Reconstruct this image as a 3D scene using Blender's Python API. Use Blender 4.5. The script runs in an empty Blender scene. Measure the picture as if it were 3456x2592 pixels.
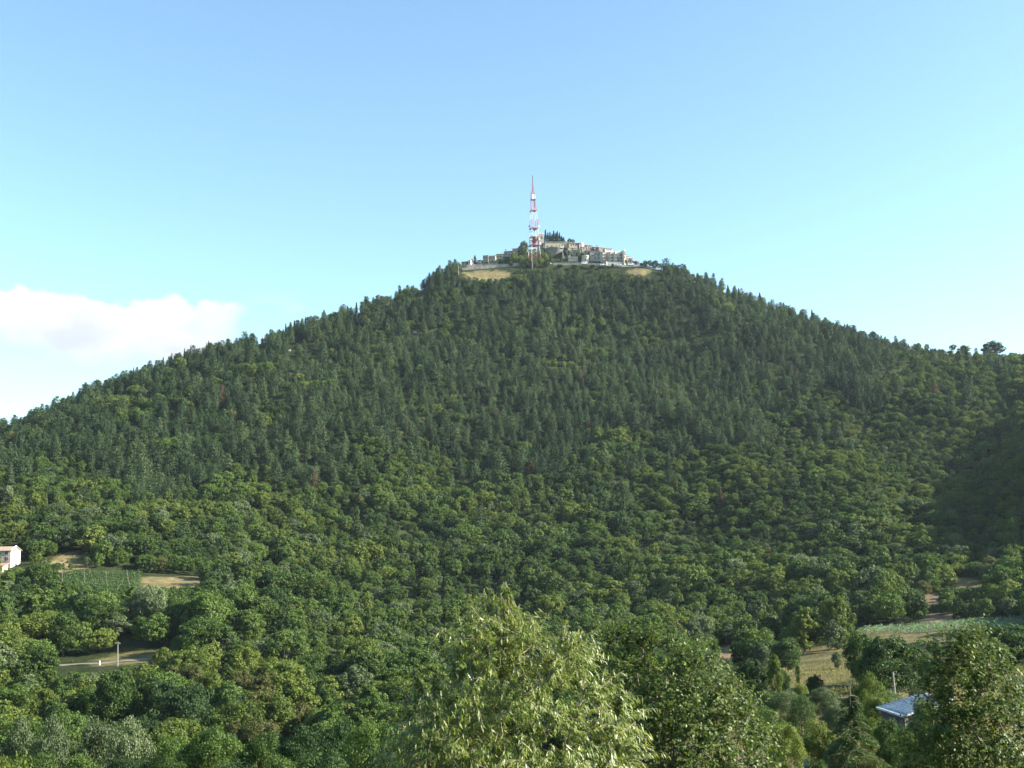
import bpy, math, random
import numpy as np
from mathutils import Vector, Matrix, Euler

# ------------------------------------------------------------------ camera, sky, sun
S = bpy.context.scene
COL = S.collection
W0, H0, FPX = 3456.0, 2592.0, 3706.0
PITCH, ROLL = math.radians(8.41), math.radians(-1.1)
cam_d = bpy.data.cameras.new("camera"); cam = bpy.data.objects.new("camera", cam_d); COL.objects.link(cam)
cam_d.sensor_width = 36.0; cam_d.lens = FPX / W0 * 36.0
cam_d.clip_start = 0.1; cam_d.clip_end = 60000
RM = Euler((math.radians(90) + PITCH, 0, 0)).to_matrix() @ Matrix.Rotation(ROLL, 3, 'Z')
cam.matrix_world = RM.to_4x4()
S.camera = cam
SUN_AZ, SUN_EL = math.radians(97), math.radians(27)
wd = bpy.data.worlds.new("World"); S.world = wd; wd.use_nodes = True
sd = bpy.data.lights.new("sun", 'SUN'); so = bpy.data.objects.new("sun", sd); COL.objects.link(so)
sd.energy = 5.0; sd.angle = math.radians(0.5); sd.color = (1.0, 0.93, 0.80)
sdir = Vector((math.sin(SUN_AZ) * math.cos(SUN_EL), math.cos(SUN_AZ) * math.cos(SUN_EL), math.sin(SUN_EL)))
so.rotation_euler = sdir.to_track_quat('Z', 'Y').to_euler()
so.location = (300, 0, 200)
S.view_settings.view_transform = 'Standard'; S.view_settings.look = 'None'
S.view_settings.exposure = 1.72; S.view_settings.gamma = 1.0
S.view_settings.use_curve_mapping = False
S.render.resolution_x = 1024; S.render.resolution_y = 768

MR = np.array(RM)
def ray(x, y):
    x = np.asarray(x, float); y = np.asarray(y, float)
    d = np.stack([(x - W0 / 2) / FPX, (H0 / 2 - y) / FPX, -np.ones_like(x)], -1) @ MR.T
    return np.arctan2(d[..., 0], d[..., 1]), d[..., 2] / np.hypot(d[..., 0], d[..., 1])
def P(x, y, r):
    """the point seen at photo position x, y at ground distance r"""
    a, t = ray(x, y); a = float(a); t = float(t)
    return Vector((r * math.sin(a), r * math.cos(a), r * t))
def proj(X, Y, Z):
    p = np.stack([X, Y, Z], -1) @ MR
    w = -p[..., 2]
    return W0 / 2 + FPX * p[..., 0] / w, H0 / 2 - FPX * p[..., 1] / w

def world_sky():
    nt = wd.node_tree; N = nt.nodes; L = nt.links; N.clear()
    out = N.new('ShaderNodeOutputWorld'); bg = N.new('ShaderNodeBackground'); L.new(bg.outputs[0], out.inputs[0])
    sky = N.new('ShaderNodeTexSky'); sky.sky_type = 'NISHITA'; sky.sun_disc = False
    sky.sun_elevation = SUN_EL; sky.sun_rotation = SUN_AZ
    sky.air_density = 1.0; sky.dust_density = 0.9; sky.ozone_density = 1.0; sky.altitude = 300
    bg.inputs[1].default_value = 0.10
    def m(op, a, b=None, c=None, clamp=False):
        n = N.new('ShaderNodeMath'); n.operation = op; n.use_clamp = clamp
        for i, v in enumerate((a, b, c)):
            if v is None: continue
            if isinstance(v, (int, float)): n.inputs[i].default_value = v
            else: L.new(v, n.inputs[i])
        return n.outputs[0]
    def smooth(v, lo, hi):
        n = N.new('ShaderNodeMapRange'); n.interpolation_type = 'SMOOTHSTEP'
        L.new(v, n.inputs[0]); n.inputs[1].default_value = lo; n.inputs[2].default_value = hi
        return n.outputs[0]
    tc = N.new('ShaderNodeTexCoord'); sp = N.new('ShaderNodeSeparateXYZ'); L.new(tc.outputs['Generated'], sp.inputs[0])
    x, y, z = sp.outputs
    az = m('ARCTAN2', x, y)
    hyp = m('SQRT', m('ADD', m('MULTIPLY', x, x), m('MULTIPLY', y, y)))
    el = m('DIVIDE', z, hyp)
    def noise(scale, detail, rough, sx=1, sz=1, off=0):
        cb = N.new('ShaderNodeCombineXYZ'); L.new(m('MULTIPLY', az, sx), cb.inputs[0]); L.new(m('MULTIPLY', el, sz), cb.inputs[1])
        cb.inputs[2].default_value = off
        n = N.new('ShaderNodeTexNoise'); n.inputs['Scale'].default_value = scale
        n.inputs['Detail'].default_value = detail; n.inputs['Roughness'].default_value = rough
        L.new(cb.outputs[0], n.inputs['Vector']); return n.outputs['Fac']
    nb = m('SUBTRACT', noise(17, 5, .52, 1, 1.3, 3.1), .5)
    ns = m('SUBTRACT', noise(60, 4, .6, 1, 1, 7.7), .5)
    # top edge slopes down to the right end of the bank
    a0, t0 = ray(0, 985); a1, t1 = ray(640, 1030); a2, _ = ray(850, 1100)
    sl = float((t1 - t0) / (a1 - a0))
    top = m('ADD', m('MULTIPLY', m('SUBTRACT', az, float(a0)), sl), float(t0) + .004)
    dt = m('ADD', m('SUBTRACT', top, el), m('ADD', m('MULTIPLY', nb, .058), m('MULTIPLY', ns, .016)))
    mt = smooth(dt, -.001, .006)
    ab, tb = ray(0, 1150); ac, tcx = ray(560, 1270)
    sl2 = float((tcx - tb) / (ac - ab))
    bot = m('ADD', m('MULTIPLY', m('SUBTRACT', az, float(ab)), sl2), float(tb))
    db = m('ADD', m('SUBTRACT', el, bot), m('MULTIPLY', nb, .055))
    mb = smooth(db, -.010, .014)
    dr = m('ADD', m('SUBTRACT', float(a2), az), m('MULTIPLY', nb, .16))
    mr = smooth(dr, -.005, .05)
    mask = m('MULTIPLY', m('MULTIPLY', mt, mb), mr)
    # a few faint wisps right of the bank
    aw, tw = ray(1040, 1020)
    wz = m('MULTIPLY', smooth(m('ABSOLUTE', m('SUBTRACT', az, float(aw))), .07, .01), smooth(m('ABSOLUTE', m('SUBTRACT', el, float(tw))), .02, .002))
    wisp = m('MULTIPLY', m('MULTIPLY', wz, smooth(noise(26, 4, .5, 1, 1.6, 1.3), .52, .68)), .25)
    mask = m('MAXIMUM', m('MULTIPLY', mask, .96), wisp)
    # brighter billow tops, greyer body
    body = smooth(dt, .0, .055)
    nv = noise(22, 4, .5, 1, 1.5, 5.5)
    shade = m('MULTIPLY', body, smooth(nv, .3, .62))
    cr = N.new('ShaderNodeMix'); cr.data_type = 'RGBA'; L.new(shade, cr.inputs[0])
    cr.inputs[6].default_value = (3.2, 3.2, 3.25, 1); cr.inputs[7].default_value = (2.5, 2.65, 2.85, 1)
    mx = N.new('ShaderNodeMix'); mx.data_type = 'RGBA'
    tn = N.new('ShaderNodeMix'); tn.data_type = 'RGBA'; tn.blend_type = 'MULTIPLY'; tn.inputs[0].default_value = 1
    L.new(sky.outputs[0], tn.inputs[6]); tn.inputs[7].default_value = (.86, 1.01, 1.0, 1)
    L.new(mask, mx.inputs[0]); L.new(tn.outputs[2], mx.inputs[6]); L.new(cr.outputs[2], mx.inputs[7])
    L.new(mx.outputs[2], bg.inputs[0])
world_sky()

# ------------------------------------------------------------------ helpers
rng = np.random.default_rng(11)
random.seed(5)
def tag(o, label=None, cat=None, group=None, kind=None):
    if label: o['label'] = label
    if cat: o['category'] = cat
    if group: o['group'] = group
    if kind: o['kind'] = kind
    return o
def empty(name, loc, rz=0.0, label=None, cat=None, group=None):
    o = bpy.data.objects.new(name, None); COL.objects.link(o)
    o.location = loc; o.rotation_euler = (0, 0, rz); o.empty_display_size = .5
    return tag(o, label, cat, group)
def link(name, me, parent=None):
    o = bpy.data.objects.new(name, me); COL.objects.link(o)
    if parent is not None: o.parent = parent
    return o
def np_mesh(name, V, F, mat, smooth=False):
    """V (n,3); F (m,k) faces all of one size"""
    V = np.asarray(V, np.float32); F = np.asarray(F, np.int32)
    me = bpy.data.meshes.new(name)
    me.vertices.add(len(V)); me.vertices.foreach_set('co', V.ravel())
    m, k = F.shape
    me.loops.add(m * k); me.loops.foreach_set('vertex_index', F.ravel())
    me.polygons.add(m); me.polygons.foreach_set('loop_start', np.arange(0, m * k, k, dtype=np.int32))
    try: me.polygons.foreach_set('loop_total', np.full(m, k, np.int32))
    except Exception: pass
    if smooth: me.polygons.foreach_set('use_smooth', np.ones(m, bool))
    me.update(calc_edges=True); me.validate()
    if mat: me.materials.append(mat)
    return me
class MB:
    def __init__(s): s.v = []; s.f = []; s.mi = []; s.cur = 0
    def add(s, vs, fs):
        n = len(s.v); s.v += [tuple(v) for v in vs]; s.f += [tuple(i + n for i in f) for f in fs]; s.mi += [s.cur] * len(fs)
    def box(s, x0, x1, y0, y1, z0, z1):
        s.add([(x0,y0,z0),(x1,y0,z0),(x1,y1,z0),(x0,y1,z0),(x0,y0,z1),(x1,y0,z1),(x1,y1,z1),(x0,y1,z1)],
              [(0,3,2,1),(4,5,6,7),(0,1,5,4),(1,2,6,5),(2,3,7,6),(3,0,4,7)])
    def tube(s, pts, rad, n=6, cap=True):
        pts = [Vector(p) for p in pts]
        if isinstance(rad, (int, float)): rad = [rad] * len(pts)
        rings = []
        for i, p in enumerate(pts):
            d = (pts[min(i+1, len(pts)-1)] - pts[max(i-1, 0)])
            if d.length < 1e-6: d = Vector((0, 0, 1))
            d.normalize()
            a = d.cross(Vector((0, 1, 0))) if abs(d.y) < .9 else d.cross(Vector((1, 0, 0)))
            a.normalize(); b = d.cross(a)
            rings.append([p + (a * math.cos(6.2832*k/n) + b * math.sin(6.2832*k/n)) * rad[i] for k in range(n)])
        vs = [q for r in rings for q in r]; fs = []
        for i in range(len(pts)-1):
            for k in range(n):
                fs.append((i*n+k, i*n+(k+1) % n, (i+1)*n+(k+1) % n, (i+1)*n+k))
        if cap: fs += [tuple(range(n))[::-1], tuple((len(pts)-1)*n + k for k in range(n))]
        s.add(vs, fs)
    def build(s, name, mats, parent=None, smooth=False):
        me = bpy.data.meshes.new(name); me.from_pydata(s.v, [], s.f)
        mats = mats if isinstance(mats, (list, tuple)) else [mats]
        for m in mats: me.materials.append(m)
        for p, i in zip(me.polygons, s.mi): p.material_index = i; p.use_smooth = smooth
        me.update()
        return link(name, me, parent)

# ------------------------------------------------------------------ materials
def mat_new(name):
    m = bpy.data.materials.new(name); m.use_nodes = True
    nt = m.node_tree; b = nt.nodes['Principled BSDF']; return m, nt, b
def surf(name, cols, scale=1.0, rough=.85, detail=6, spec=.3, bump=0.0, bscale=8.0, metallic=0.0, coord='Object', stops=None):
    """plain surface whose colour wanders between cols"""
    m, nt, b = mat_new(name); N = nt.nodes; L = nt.links
    tc = N.new('ShaderNodeTexCoord')
    n = N.new('ShaderNodeTexNoise'); n.inputs['Scale'].default_value = scale; n.inputs['Detail'].default_value = detail
    L.new(tc.outputs[coord], n.inputs['Vector'])
    r = N.new('ShaderNodeValToRGB'); L.new(n.outputs['Fac'], r.inputs[0])
    e = r.color_ramp.elements
    st = stops or [.3 + .4 * i / max(1, len(cols)-1) for i in range(len(cols))]
    e[0].position = st[0]; e[0].color = (*cols[0], 1); e[1].position = st[-1]; e[1].color = (*cols[-1], 1)
    for c, p in list(zip(cols, st))[1:-1]:
        q = e.new(p); q.color = (*c, 1)
    L.new(r.outputs[0], b.inputs['Base Color'])
    b.inputs['Roughness'].default_value = rough; b.inputs['Specular IOR Level'].default_value = spec
    b.inputs['Metallic'].default_value = metallic
    if bump:
        n2 = N.new('ShaderNodeTexNoise'); n2.inputs['Scale'].default_value = bscale; n2.inputs['Detail'].default_value = 5
        L.new(tc.outputs[coord], n2.inputs['Vector'])
        bp = N.new('ShaderNodeBump'); bp.inputs['Strength'].default_value = bump; L.new(n2.outputs['Fac'], bp.inputs['Height'])
        L.new(bp.outputs[0], b.inputs['Normal'])
    return m
def leaf_mat(name, dark, mid, light, rough=.6, spec=.25, transl=.3, leafvar=.35, patch=.012, tcol=None):
    """foliage: colour varies leaf by leaf, tree by tree, and in broad drifts over the hill"""
    m, nt, b = mat_new(name); N = nt.nodes; L = nt.links
    geo = N.new('ShaderNodeNewGeometry'); oi = N.new('ShaderNodeObjectInfo')
    n = N.new('ShaderNodeTexNoise'); n.inputs['Scale'].default_value = patch; n.inputs['Detail'].default_value = 3
    L.new(geo.outputs['Position'], n.inputs['Vector'])
    def mth(op, a, bb):
        q = N.new('ShaderNodeMath'); q.operation = op
        for i, v in enumerate((a, bb)):
            if isinstance(v, (int, float)): q.inputs[i].default_value = v
            else: L.new(v, q.inputs[i])
        return q.outputs[0]
    v = mth('ADD', mth('MULTIPLY', mth('SUBTRACT', geo.outputs['Random Per Island'], .5), leafvar),
            mth('ADD', mth('MULTIPLY', mth('SUBTRACT', oi.outputs['Random'], .5), .75),
                mth('ADD', mth('MULTIPLY', mth('SUBTRACT', n.outputs['Fac'], .5), 1.1), .5)))
    r = N.new('ShaderNodeValToRGB'); e = r.color_ramp.elements
    e[0].position = .1; e[0].color = (*dark, 1); e[1].position = .9; e[1].color = (*light, 1)
    q = e.new(.5); q.color = (*mid, 1)
    L.new(v, r.inputs[0]); L.new(r.outputs[0], b.inputs['Base Color'])
    b.inputs['Roughness'].default_value = rough; b.inputs['Specular IOR Level'].default_value = spec
    tr = N.new('ShaderNodeBsdfTranslucent')
    mc = N.new('ShaderNodeMix'); mc.data_type = 'RGBA'; mc.blend_type = 'MULTIPLY'; mc.inputs[0].default_value = 1
    L.new(r.outputs[0], mc.inputs[6]); mc.inputs[7].default_value = (*(tcol or (1.25, 1.35, .6)), 1)
    L.new(mc.outputs[2], tr.inputs[0])
    mx = N.new('ShaderNodeMixShader'); mx.inputs[0].default_value = transl
    L.new(b.outputs[0], mx.inputs[1]); L.new(tr.outputs[0], mx.inputs[2])
    L.new(mx.outputs[0], N['Material Output'].inputs[0])
    return m
BARK = surf('bark', [(.05,.04,.03),(.14,.11,.08),(.2,.17,.13)], 5, .9, bump=.4)
BARKP = surf('bark_pale', [(.16,.13,.10),(.3,.26,.2)], 6, .9)
PINE = leaf_mat('pine_needles', (.022,.042,.018), (.043,.073,.029), (.076,.110,.044), .7, .15, .12, .45)
PAL = {
 'green':  leaf_mat('leaf_green',  (.040,.074,.014), (.068,.116,.022), (.102,.154,.032)),
 'yellow': leaf_mat('leaf_yellow', (.062,.094,.016), (.102,.140,.024), (.146,.180,.035)),
 'dark':   leaf_mat('leaf_dark',   (.024,.050,.015), (.040,.076,.021), (.060,.102,.028)),
 'grey':   leaf_mat('leaf_grey',   (.062,.090,.038), (.096,.132,.056), (.138,.174,.084), .55, .3),
 'brown':  leaf_mat('leaf_brown',  (.062,.074,.018), (.090,.096,.026), (.116,.112,.034)),
}
CYP = leaf_mat('cypress_leaf', (.012,.026,.014), (.022,.040,.020), (.034,.055,.026), .8, .1, .05, .3)
STONE_G = surf('stone_grey', [(.18,.165,.145),(.27,.25,.22),(.37,.34,.30)], .55, .9, bump=.3, bscale=3)
STONE_W = surf('stone_warm', [(.30,.265,.21),(.43,.385,.31),(.54,.50,.41)], .5, .9, bump=.3, bscale=3)
STONE_L = surf('stone_light', [(.42,.38,.31),(.55,.50,.42),(.66,.62,.53)], .5, .9, bump=.2, bscale=3)
PLASTER = surf('white_plaster', [(.66,.63,.57),(.78,.75,.70)], .7, .8)
RENDERY = surf('yellow_render', [(.36,.31,.21),(.45,.39,.28)], .7, .85)
ROOF_R = surf('roof_tiles_red', [(.17,.085,.055),(.27,.14,.09),(.34,.21,.15)], 1.2, .85, bump=.4, bscale=4)
ROOF_B = surf('roof_tiles_brown', [(.13,.09,.075),(.21,.15,.12),(.29,.22,.18)], 1.2, .85, bump=.4, bscale=4)
ROOF_P = surf('roof_tiles_pale', [(.24,.17,.12),(.32,.24,.17),(.40,.31,.23)], 2.5, .85, bump=.4, bscale=6)
ROOF_O = surf('roof_tiles_orange', [(.32,.15,.09),(.42,.22,.14)], 2, .85)
GLASS = surf('window_glass', [(.02,.022,.026),(.04,.045,.05)], 1, .2, spec=.6)
WOOD = surf('weathered_wood', [(.20,.17,.14),(.34,.30,.25)], 4, .85)
CONC = surf('concrete', [(.20,.19,.17),(.28,.27,.24)], 1.5, .85)
RED = surf('red_paint', [(.36,.09,.085),(.46,.15,.13)], 1, .5)
WHITE = surf('white_paint', [(.55,.54,.52),(.66,.65,.63)], 1, .5)
DARKM = surf('dark_metal', [(.045,.04,.045),(.09,.075,.075)], 1, .6)
RUST = surf('rusty_metal', [(.07,.035,.025),(.13,.07,.05)], 2, .8)
SHEET = surf('sheet_roof', [(.30,.32,.34),(.42,.44,.46),(.55,.56,.57)], .8, .7, spec=.3, bump=.1)
BLUE = surf('blue_plastic', [(.02,.10,.42),(.03,.16,.55)], 2, .4)
GREYW = surf('shed_block', [(.045,.043,.045),(.085,.08,.08)], 2, .9)
CARW = surf('white_car_paint', [(.74,.74,.74),(.80,.80,.80)], 1, .3)

# ------------------------------------------------------------------ terrain as one height function
def Zc(z): return ('z', z)
# every row is a contour-like line: (photo x, distance, photo y or a height in metres)
ROWS = [
 [(-9000, 0.1, Zc(-1.8)), (9000, 0.1, Zc(-1.8))],
 [(-9000, 6, Zc(-2.3)), (9000, 6, Zc(-2.3))],
 [(-9000, 18, Zc(-7)), (9000, 18, Zc(-7))],
 [(-9000, 60, Zc(-15)), (1200, 60, Zc(-14)), (2400, 60, Zc(-12.4)), (9000, 60, Zc(-12))],
 [(-3000, 150, Zc(-38)), (0, 150, Zc(-36)), (900, 150, Zc(-34)), (1800, 155, Zc(-29)), (2600, 160, 2352), (3456, 160, 2330), (6000, 160, Zc(-16))],
 [(-3000, 300, 2250), (0, 300, 2272), (175, 300, 2256), (504, 300, 2234), (900, 290, 2310), (1800, 270, 2350), (2500, 250, 2262), (2900, 240, 2215), (3456, 260, 2172), (6000, 260, Zc(-5))],
 [(-3000, 400, 1900), (0, 400, 1985), (450, 400, 1976), (680, 400, 1972), (900, 385, 2060), (1800, 400, 2130), (2450, 330, 2180), (2800, 330, 2140), (3456, 330, 2085), (6000, 330, Zc(15))],
 [(-3000, 440, 1780), (0, 440, 1900), (300, 440, 1885), (680, 430, 1938), (900, 480, 1870), (1800, 500, 1865), (2600, 470, 1880), (3150, 430, 1950), (3300, 425, 1968), (3456, 420, 1940), (3900, 430, 1840), (6000, 430, Zc(30))],
 [(-3000, 540, 1500), (0, 540, 1680), (900, 590, 1560), (1800, 660, 1460), (2600, 640, 1510), (3150, 600, 1610), (3300, 580, 1660), (3456, 540, 1600), (3800, 520, 1480), (4300, 510, 1270), (6000, 500, Zc(55))],
 [(-3000, 640, 1350), (0, 640, 1560), (900, 720, 1270), (1800, 785, 1110), (2600, 770, 1250), (3200, 740, 1350), (3400, 700, 1420), (3650, 680, 1350), (4300, 650, 1190), (6000, 650, Zc(90))],
 # ridge line
 [(-3000, 720, 1470), (0, 740, 1464), (156, 750, 1408), (375, 770, 1306), (578, 780, 1236), (750, 790, 1180), (937, 805, 1142), (1062, 815, 1096),
  (1156, 825, 1064), (1297, 840, 1030), (1406, 850, 985), (1484, 858, 945), (1552, 865, 912), (1750, 865, 896), (1865, 867, 893), (2000, 867, 893), (2100, 867, 899),
  (2165, 867, 898), (2227, 868, 913), (2344, 868, 945), (2437, 870, 976), (2500, 870, 1014), (2656, 875, 1069), (2812, 880, 1116), (2890, 885, 1135),
  (2969, 890, 1150), (3125, 895, 1180), (3281, 900, 1196), (3456, 905, 1205), (4300, 860, 1150), (6000, 800, Zc(150))],
 # summit plateau / just behind the ridge
 [(-3000, 760, 1490), (0, 780, 1485), (375, 810, 1325), (937, 845, 1160), (1297, 880, 1050), (1484, 896, 955), (1560, 900, 902), (1630, 900, 882), (1700, 900, 864), (1800, 902, 842),
  (1900, 904, 836), (2000, 902, 848), (2100, 902, 872), (2160, 902, 893), (2230, 903, 922), (2344, 903, 955), (2500, 905, 1025), (2812, 915, 1125), (3125, 930, 1188), (3456, 945, 1212), (6000, 850, Zc(140))],
 [(-9000, 1150, Zc(20)), (9000, 1150, Zc(40))],
 [(-9000, 1900, Zc(-60)), (9000, 1900, Zc(-60))],
 [(-9000, 9000, Zc(-80)), (9000, 9000, Zc(-80))],
]
_rows = []
for row in ROWS:
    A = []; R = []; Z = []
    for x, r, y in row:
        if isinstance(y, tuple):
            a, _ = ray(x, 1800); z = y[1]
        else:
            a, t = ray(x, y); z = r * float(t)
        if 640 < r < 950 and not (1470 < x < 2310) and not isinstance(y, tuple) and row in ROWS[10:12]: z -= 1.6
        A.append(float(a)); R.append(r); Z.append(z)
    _rows.append((np.array(A), np.array(R), np.array(Z)))
def vnoise(X, Y, s, seed=0):
    x = X / s + seed * 17.31; y = Y / s + seed * 9.77
    xi = np.floor(x); yi = np.floor(y); fx = x - xi; fy = y - yi
    fx = fx*fx*(3-2*fx); fy = fy*fy*(3-2*fy)
    def h(a, b): v = np.sin(a*127.1 + b*311.7 + seed*53.3) * 43758.5453; return v - np.floor(v)
    return (h(xi,yi)*(1-fx)+h(xi+1,yi)*fx)*(1-fy) + (h(xi,yi+1)*(1-fx)+h(xi+1,yi+1)*fx)*fy
def hgt(X, Y, detail=True):
    X = np.asarray(X, float); Y = np.asarray(Y, float)
    r = np.hypot(X, Y); a = np.arctan2(X, Y)
    rs = np.array([np.interp(a, A, R) for A, R, Z in _rows]); zs = np.array([np.interp(a, A, Z) for A, R, Z in _rows])
    K = len(_rows)
    # monotone cubic through the rows
    z = np.full(r.shape, 0.0); d = []
    sl = [(zs[k+1]-zs[k]) / np.maximum(rs[k+1]-rs[k], 1e-3) for k in range(K-1)]
    for k in range(K):
        if k == 0: d.append(sl[0])
        elif k == K-1: d.append(sl[-1])
        else:
            p = sl[k-1]*sl[k]; d.append(np.where(p > 0, 2*p/np.where(np.abs(sl[k-1]+sl[k]) < 1e-9, 1, sl[k-1]+sl[k]), 0))
    z = zs[0].copy()
    for k in range(K-1):
        h = np.maximum(rs[k+1]-rs[k], 1e-3); t = np.clip((r-rs[k])/h, 0, 1)
        v = (2*t**3-3*t**2+1)*zs[k] + (t**3-2*t**2+t)*h*d[k] + (-2*t**3+3*t**2)*zs[k+1] + (t**3-t**2)*h*d[k+1]
        z = np.where(r >= rs[k], v, z)
    if detail:
        # small spurs and gullies on the hill, fading out at the ridge, the terraces and close by
        w = np.clip((r-430)/90, 0, 1) * np.clip((rs[10]-25-r)/70, 0, 1)
        z = z + w * ((vnoise(X, Y*.45, 42, 3)-.5)*11 + (vnoise(X, Y*.6, 18, 5)-.5)*4)
        ac, _ = ray(830, 2100); ac = float(ac); tx = (a-ac)*r
        z = z + 6.5*np.exp(-(tx/24)**2 - ((r-345)/34)**2)
        w2 = np.clip((r-90)/80, 0, 1) * np.clip((rs[10]-r)/60, 0, 1)
        z = z + w2 * ((vnoise(X, Y, 14, 8)-.5)*1.2 + (vnoise(X, Y, 5, 9)-.5)*.4)
    return z
def hz(x, y): return float(hgt(np.array([x]), np.array([y]))[0])
def ground_at(px, py, r0=20, r1=1000):
    """point where the line of sight through a photo position meets the ground"""
    a, t = ray(px, py); a = float(a); t = float(t)
    R = np.arange(r0, r1, 1.0); X = R*math.sin(a); Y = R*math.cos(a); Z = hgt(X, Y)
    k = np.where(Z >= R*t)[0]
    i = k[0] if len(k) else len(R)-1
    return Vector((X[i], Y[i], Z[i]))
def on_ground(px, r, py=1800):
    a, _ = ray(px, py); a = float(a); x = r*math.sin(a); y = r*math.cos(a)
    return Vector((x, y, hz(x, y)))

def inpoly(px, py, poly):
    px = np.asarray(px); py = np.asarray(py); c = np.zeros(px.shape, bool); n = len(poly)
    for i in range(n):
        x0, y0 = poly[i]; x1, y1 = poly[(i+1) % n]
        if y0 == y1: continue
        cond = ((y0 > py) != (y1 > py)) & (px < (x1-x0)*(py-y0)/(y1-y0) + x0)
        c ^= cond
    return c
# open places of the landscape, outlined as seen
DRY = [  # (polygon, tone): 0 straw, 1 brown earth, 2 green-grey pasture
 ([(150,1900),(190,1876),(225,1860),(284,1860),(290,1915),(225,1930),(160,1925)], 0),
 ([(474,1944),(600,1946),(690,1936),(700,1972),(640,1992),(520,1990),(470,1985)], 0),
 ([(60,2028),(165,2028),(165,2044),(60,2044)], 0), ([(400,2046),(470,2046),(470,2064),(400,2064)], 0),
 ([(330,2222),(440,2196),(545,2190),(540,2240),(350,2250)], 2),
 ([(2415,2178),(2485,2176),(2492,2232),(2415,2222)], 1),
 ([(2610,2150),(2680,2150),(2680,2195),(2610,2195)], 1),
 ([(2560,2215),(2700,2190),(2790,2180),(2900,2180),(2900,2262),(2800,2320),(2720,2380),(2560,2400)], 2),
 ([(3120,2000),(3185,2004),(3185,2042),(3120,2042)], 1),
 ([(3185,1945),(3345,1945),(3345,1990),(3185,1990)], 2),
 ([(3120,2072),(3230,2072),(3230,2112),(3120,2112)], 1),
 ([(2880,2118),(3000,2116),(3180,2106),(3270,2086),(3480,2080),(3480,2160),(3200,2170),(3100,2172),(2880,2160)], 2),
 ([(1562,920),(1600,915),(1690,913),(1726,921),(1712,938),(1640,952),(1572,948)], 0),
 ([(2112,909),(2165,904),(2211,917),(2190,926),(2150,932),(2120,921)], 0),
 ([(2900,1140),(3200,1160),(3200,1186),(2900,1160)], 1),
 ([(2520,2400),(3000,2330),(3456,2300),(3456,2592),(2520,2592)], 2),
]
def build_terrain():
    def grid(xs, ys, name, cut=None):
        X, Y = np.meshgrid(xs, ys); Z = hgt(X, Y)
        return X, Y, Z
    xs = np.concatenate([np.linspace(-2600, -760, 10)[:-1], np.arange(-760, -440, 16), np.arange(-440, 480, 3.2), np.arange(480, 900, 16), np.linspace(910, 2600, 10)])
    ys = np.concatenate([np.linspace(-2600, -60, 10)[:-1], np.arange(-60, 100, 4), np.arange(100, 960, 3.2), np.arange(960, 1300, 14), np.linspace(1310, 2600, 10)])
    X, Y = np.meshgrid(xs, ys); Z = hgt(X, Y)
    back = Y < 0
    Z = np.where(back & (np.hypot(X, Y) > 1000), np.maximum(Z, -40), Z)
    ny, nx = X.shape
    V = np.stack([X.ravel(), Y.ravel(), Z.ravel()], -1)
    i = np.arange(ny-1)[:, None]*nx + np.arange(nx-1)[None, :]
    F = np.stack([i, i+1, i+nx+1, i+nx], -1).reshape(-1, 4)
    m, nt, b = mat_new('hill_ground'); N = nt.nodes; L = nt.links
    me = np_mesh('ground', V, F, m, True)
    px, py = proj(X.ravel(), np.where(Y.ravel() < 5, 5, Y.ravel()), Z.ravel())
    jx = (vnoise(X.ravel(), Y.ravel(), 6, 4)-.5)*8; jy = (vnoise(X.ravel(), Y.ravel(), 5, 6)-.5)*5
    tone = np.zeros((len(V), 4), np.float32); tone[:, 3] = 1
    ok = Y.ravel() > 20
    for poly, t in DRY:
        k = inpoly(px+jx, py+jy, poly) & ok
        tone[k, 0:3] = 0; tone[k, t] = 1
    near = ok & (np.hypot(X.ravel(), Y.ravel()) < 135) & ~(tone[:, :3].sum(1) > 0)
    tone[near, 2] = 1
    at = me.color_attributes.new('land', 'FLOAT_COLOR', 'POINT'); at.data.foreach_set('color', tone.ravel())
    a = N.new('ShaderNodeAttribute'); a.attribute_name = 'land'
    sp = N.new('ShaderNodeSeparateColor'); L.new(a.outputs['Color'], sp.inputs[0])
    tc = N.new('ShaderNodeTexCoord')
    def ramp(cols, scale, det=8):
        n = N.new('ShaderNodeTexNoise'); n.inputs['Scale'].default_value = scale; n.inputs['Detail'].default_value = det
        n.inputs['Roughness'].default_value = .65
        L.new(tc.outputs['Object'], n.inputs['Vector'])
        r = N.new('ShaderNodeValToRGB'); L.new(n.outputs['Fac'], r.inputs[0])
        r.color_ramp.elements[0].position = .32; r.color_ramp.elements[1].position = .68
        r.color_ramp.elements[0].color = (*cols[0], 1); r.color_ramp.elements[1].color = (*cols[-1], 1)
        if len(cols) > 2: q = r.color_ramp.elements.new(.5); q.color = (*cols[1], 1)
        return r.outputs[0]
    base = ramp([(.014,.024,.007),(.024,.034,.011),(.042,.046,.018)], .15)
    straw = ramp([(.075,.078,.032),(.16,.130,.062),(.25,.20,.105)], .19)
    earth = ramp([(.11,.085,.05),(.17,.125,.075),(.22,.165,.105)], .25)
    past = ramp([(.065,.070,.024),(.125,.110,.045),(.20,.16,.075)], .13)
    def mix(f, x, y):
        q = N.new('ShaderNodeMix'); q.data_type = 'RGBA'; L.new(f, q.inputs[0]); L.new(x, q.inputs[6]); L.new(y, q.inputs[7]); return q.outputs[2]
    c = mix(sp.outputs[0], base, straw); c = mix(sp.outputs[1], c, earth); c = mix(sp.outputs[2], c, past)
    L.new(c, b.inputs['Base Color']); b.inputs['Roughness'].default_value = .95; b.inputs['Specular IOR Level'].default_value = .1
    nb = N.new('ShaderNodeTexNoise'); nb.inputs['Scale'].default_value = .9; nb.inputs['Detail'].default_value = 8
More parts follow.
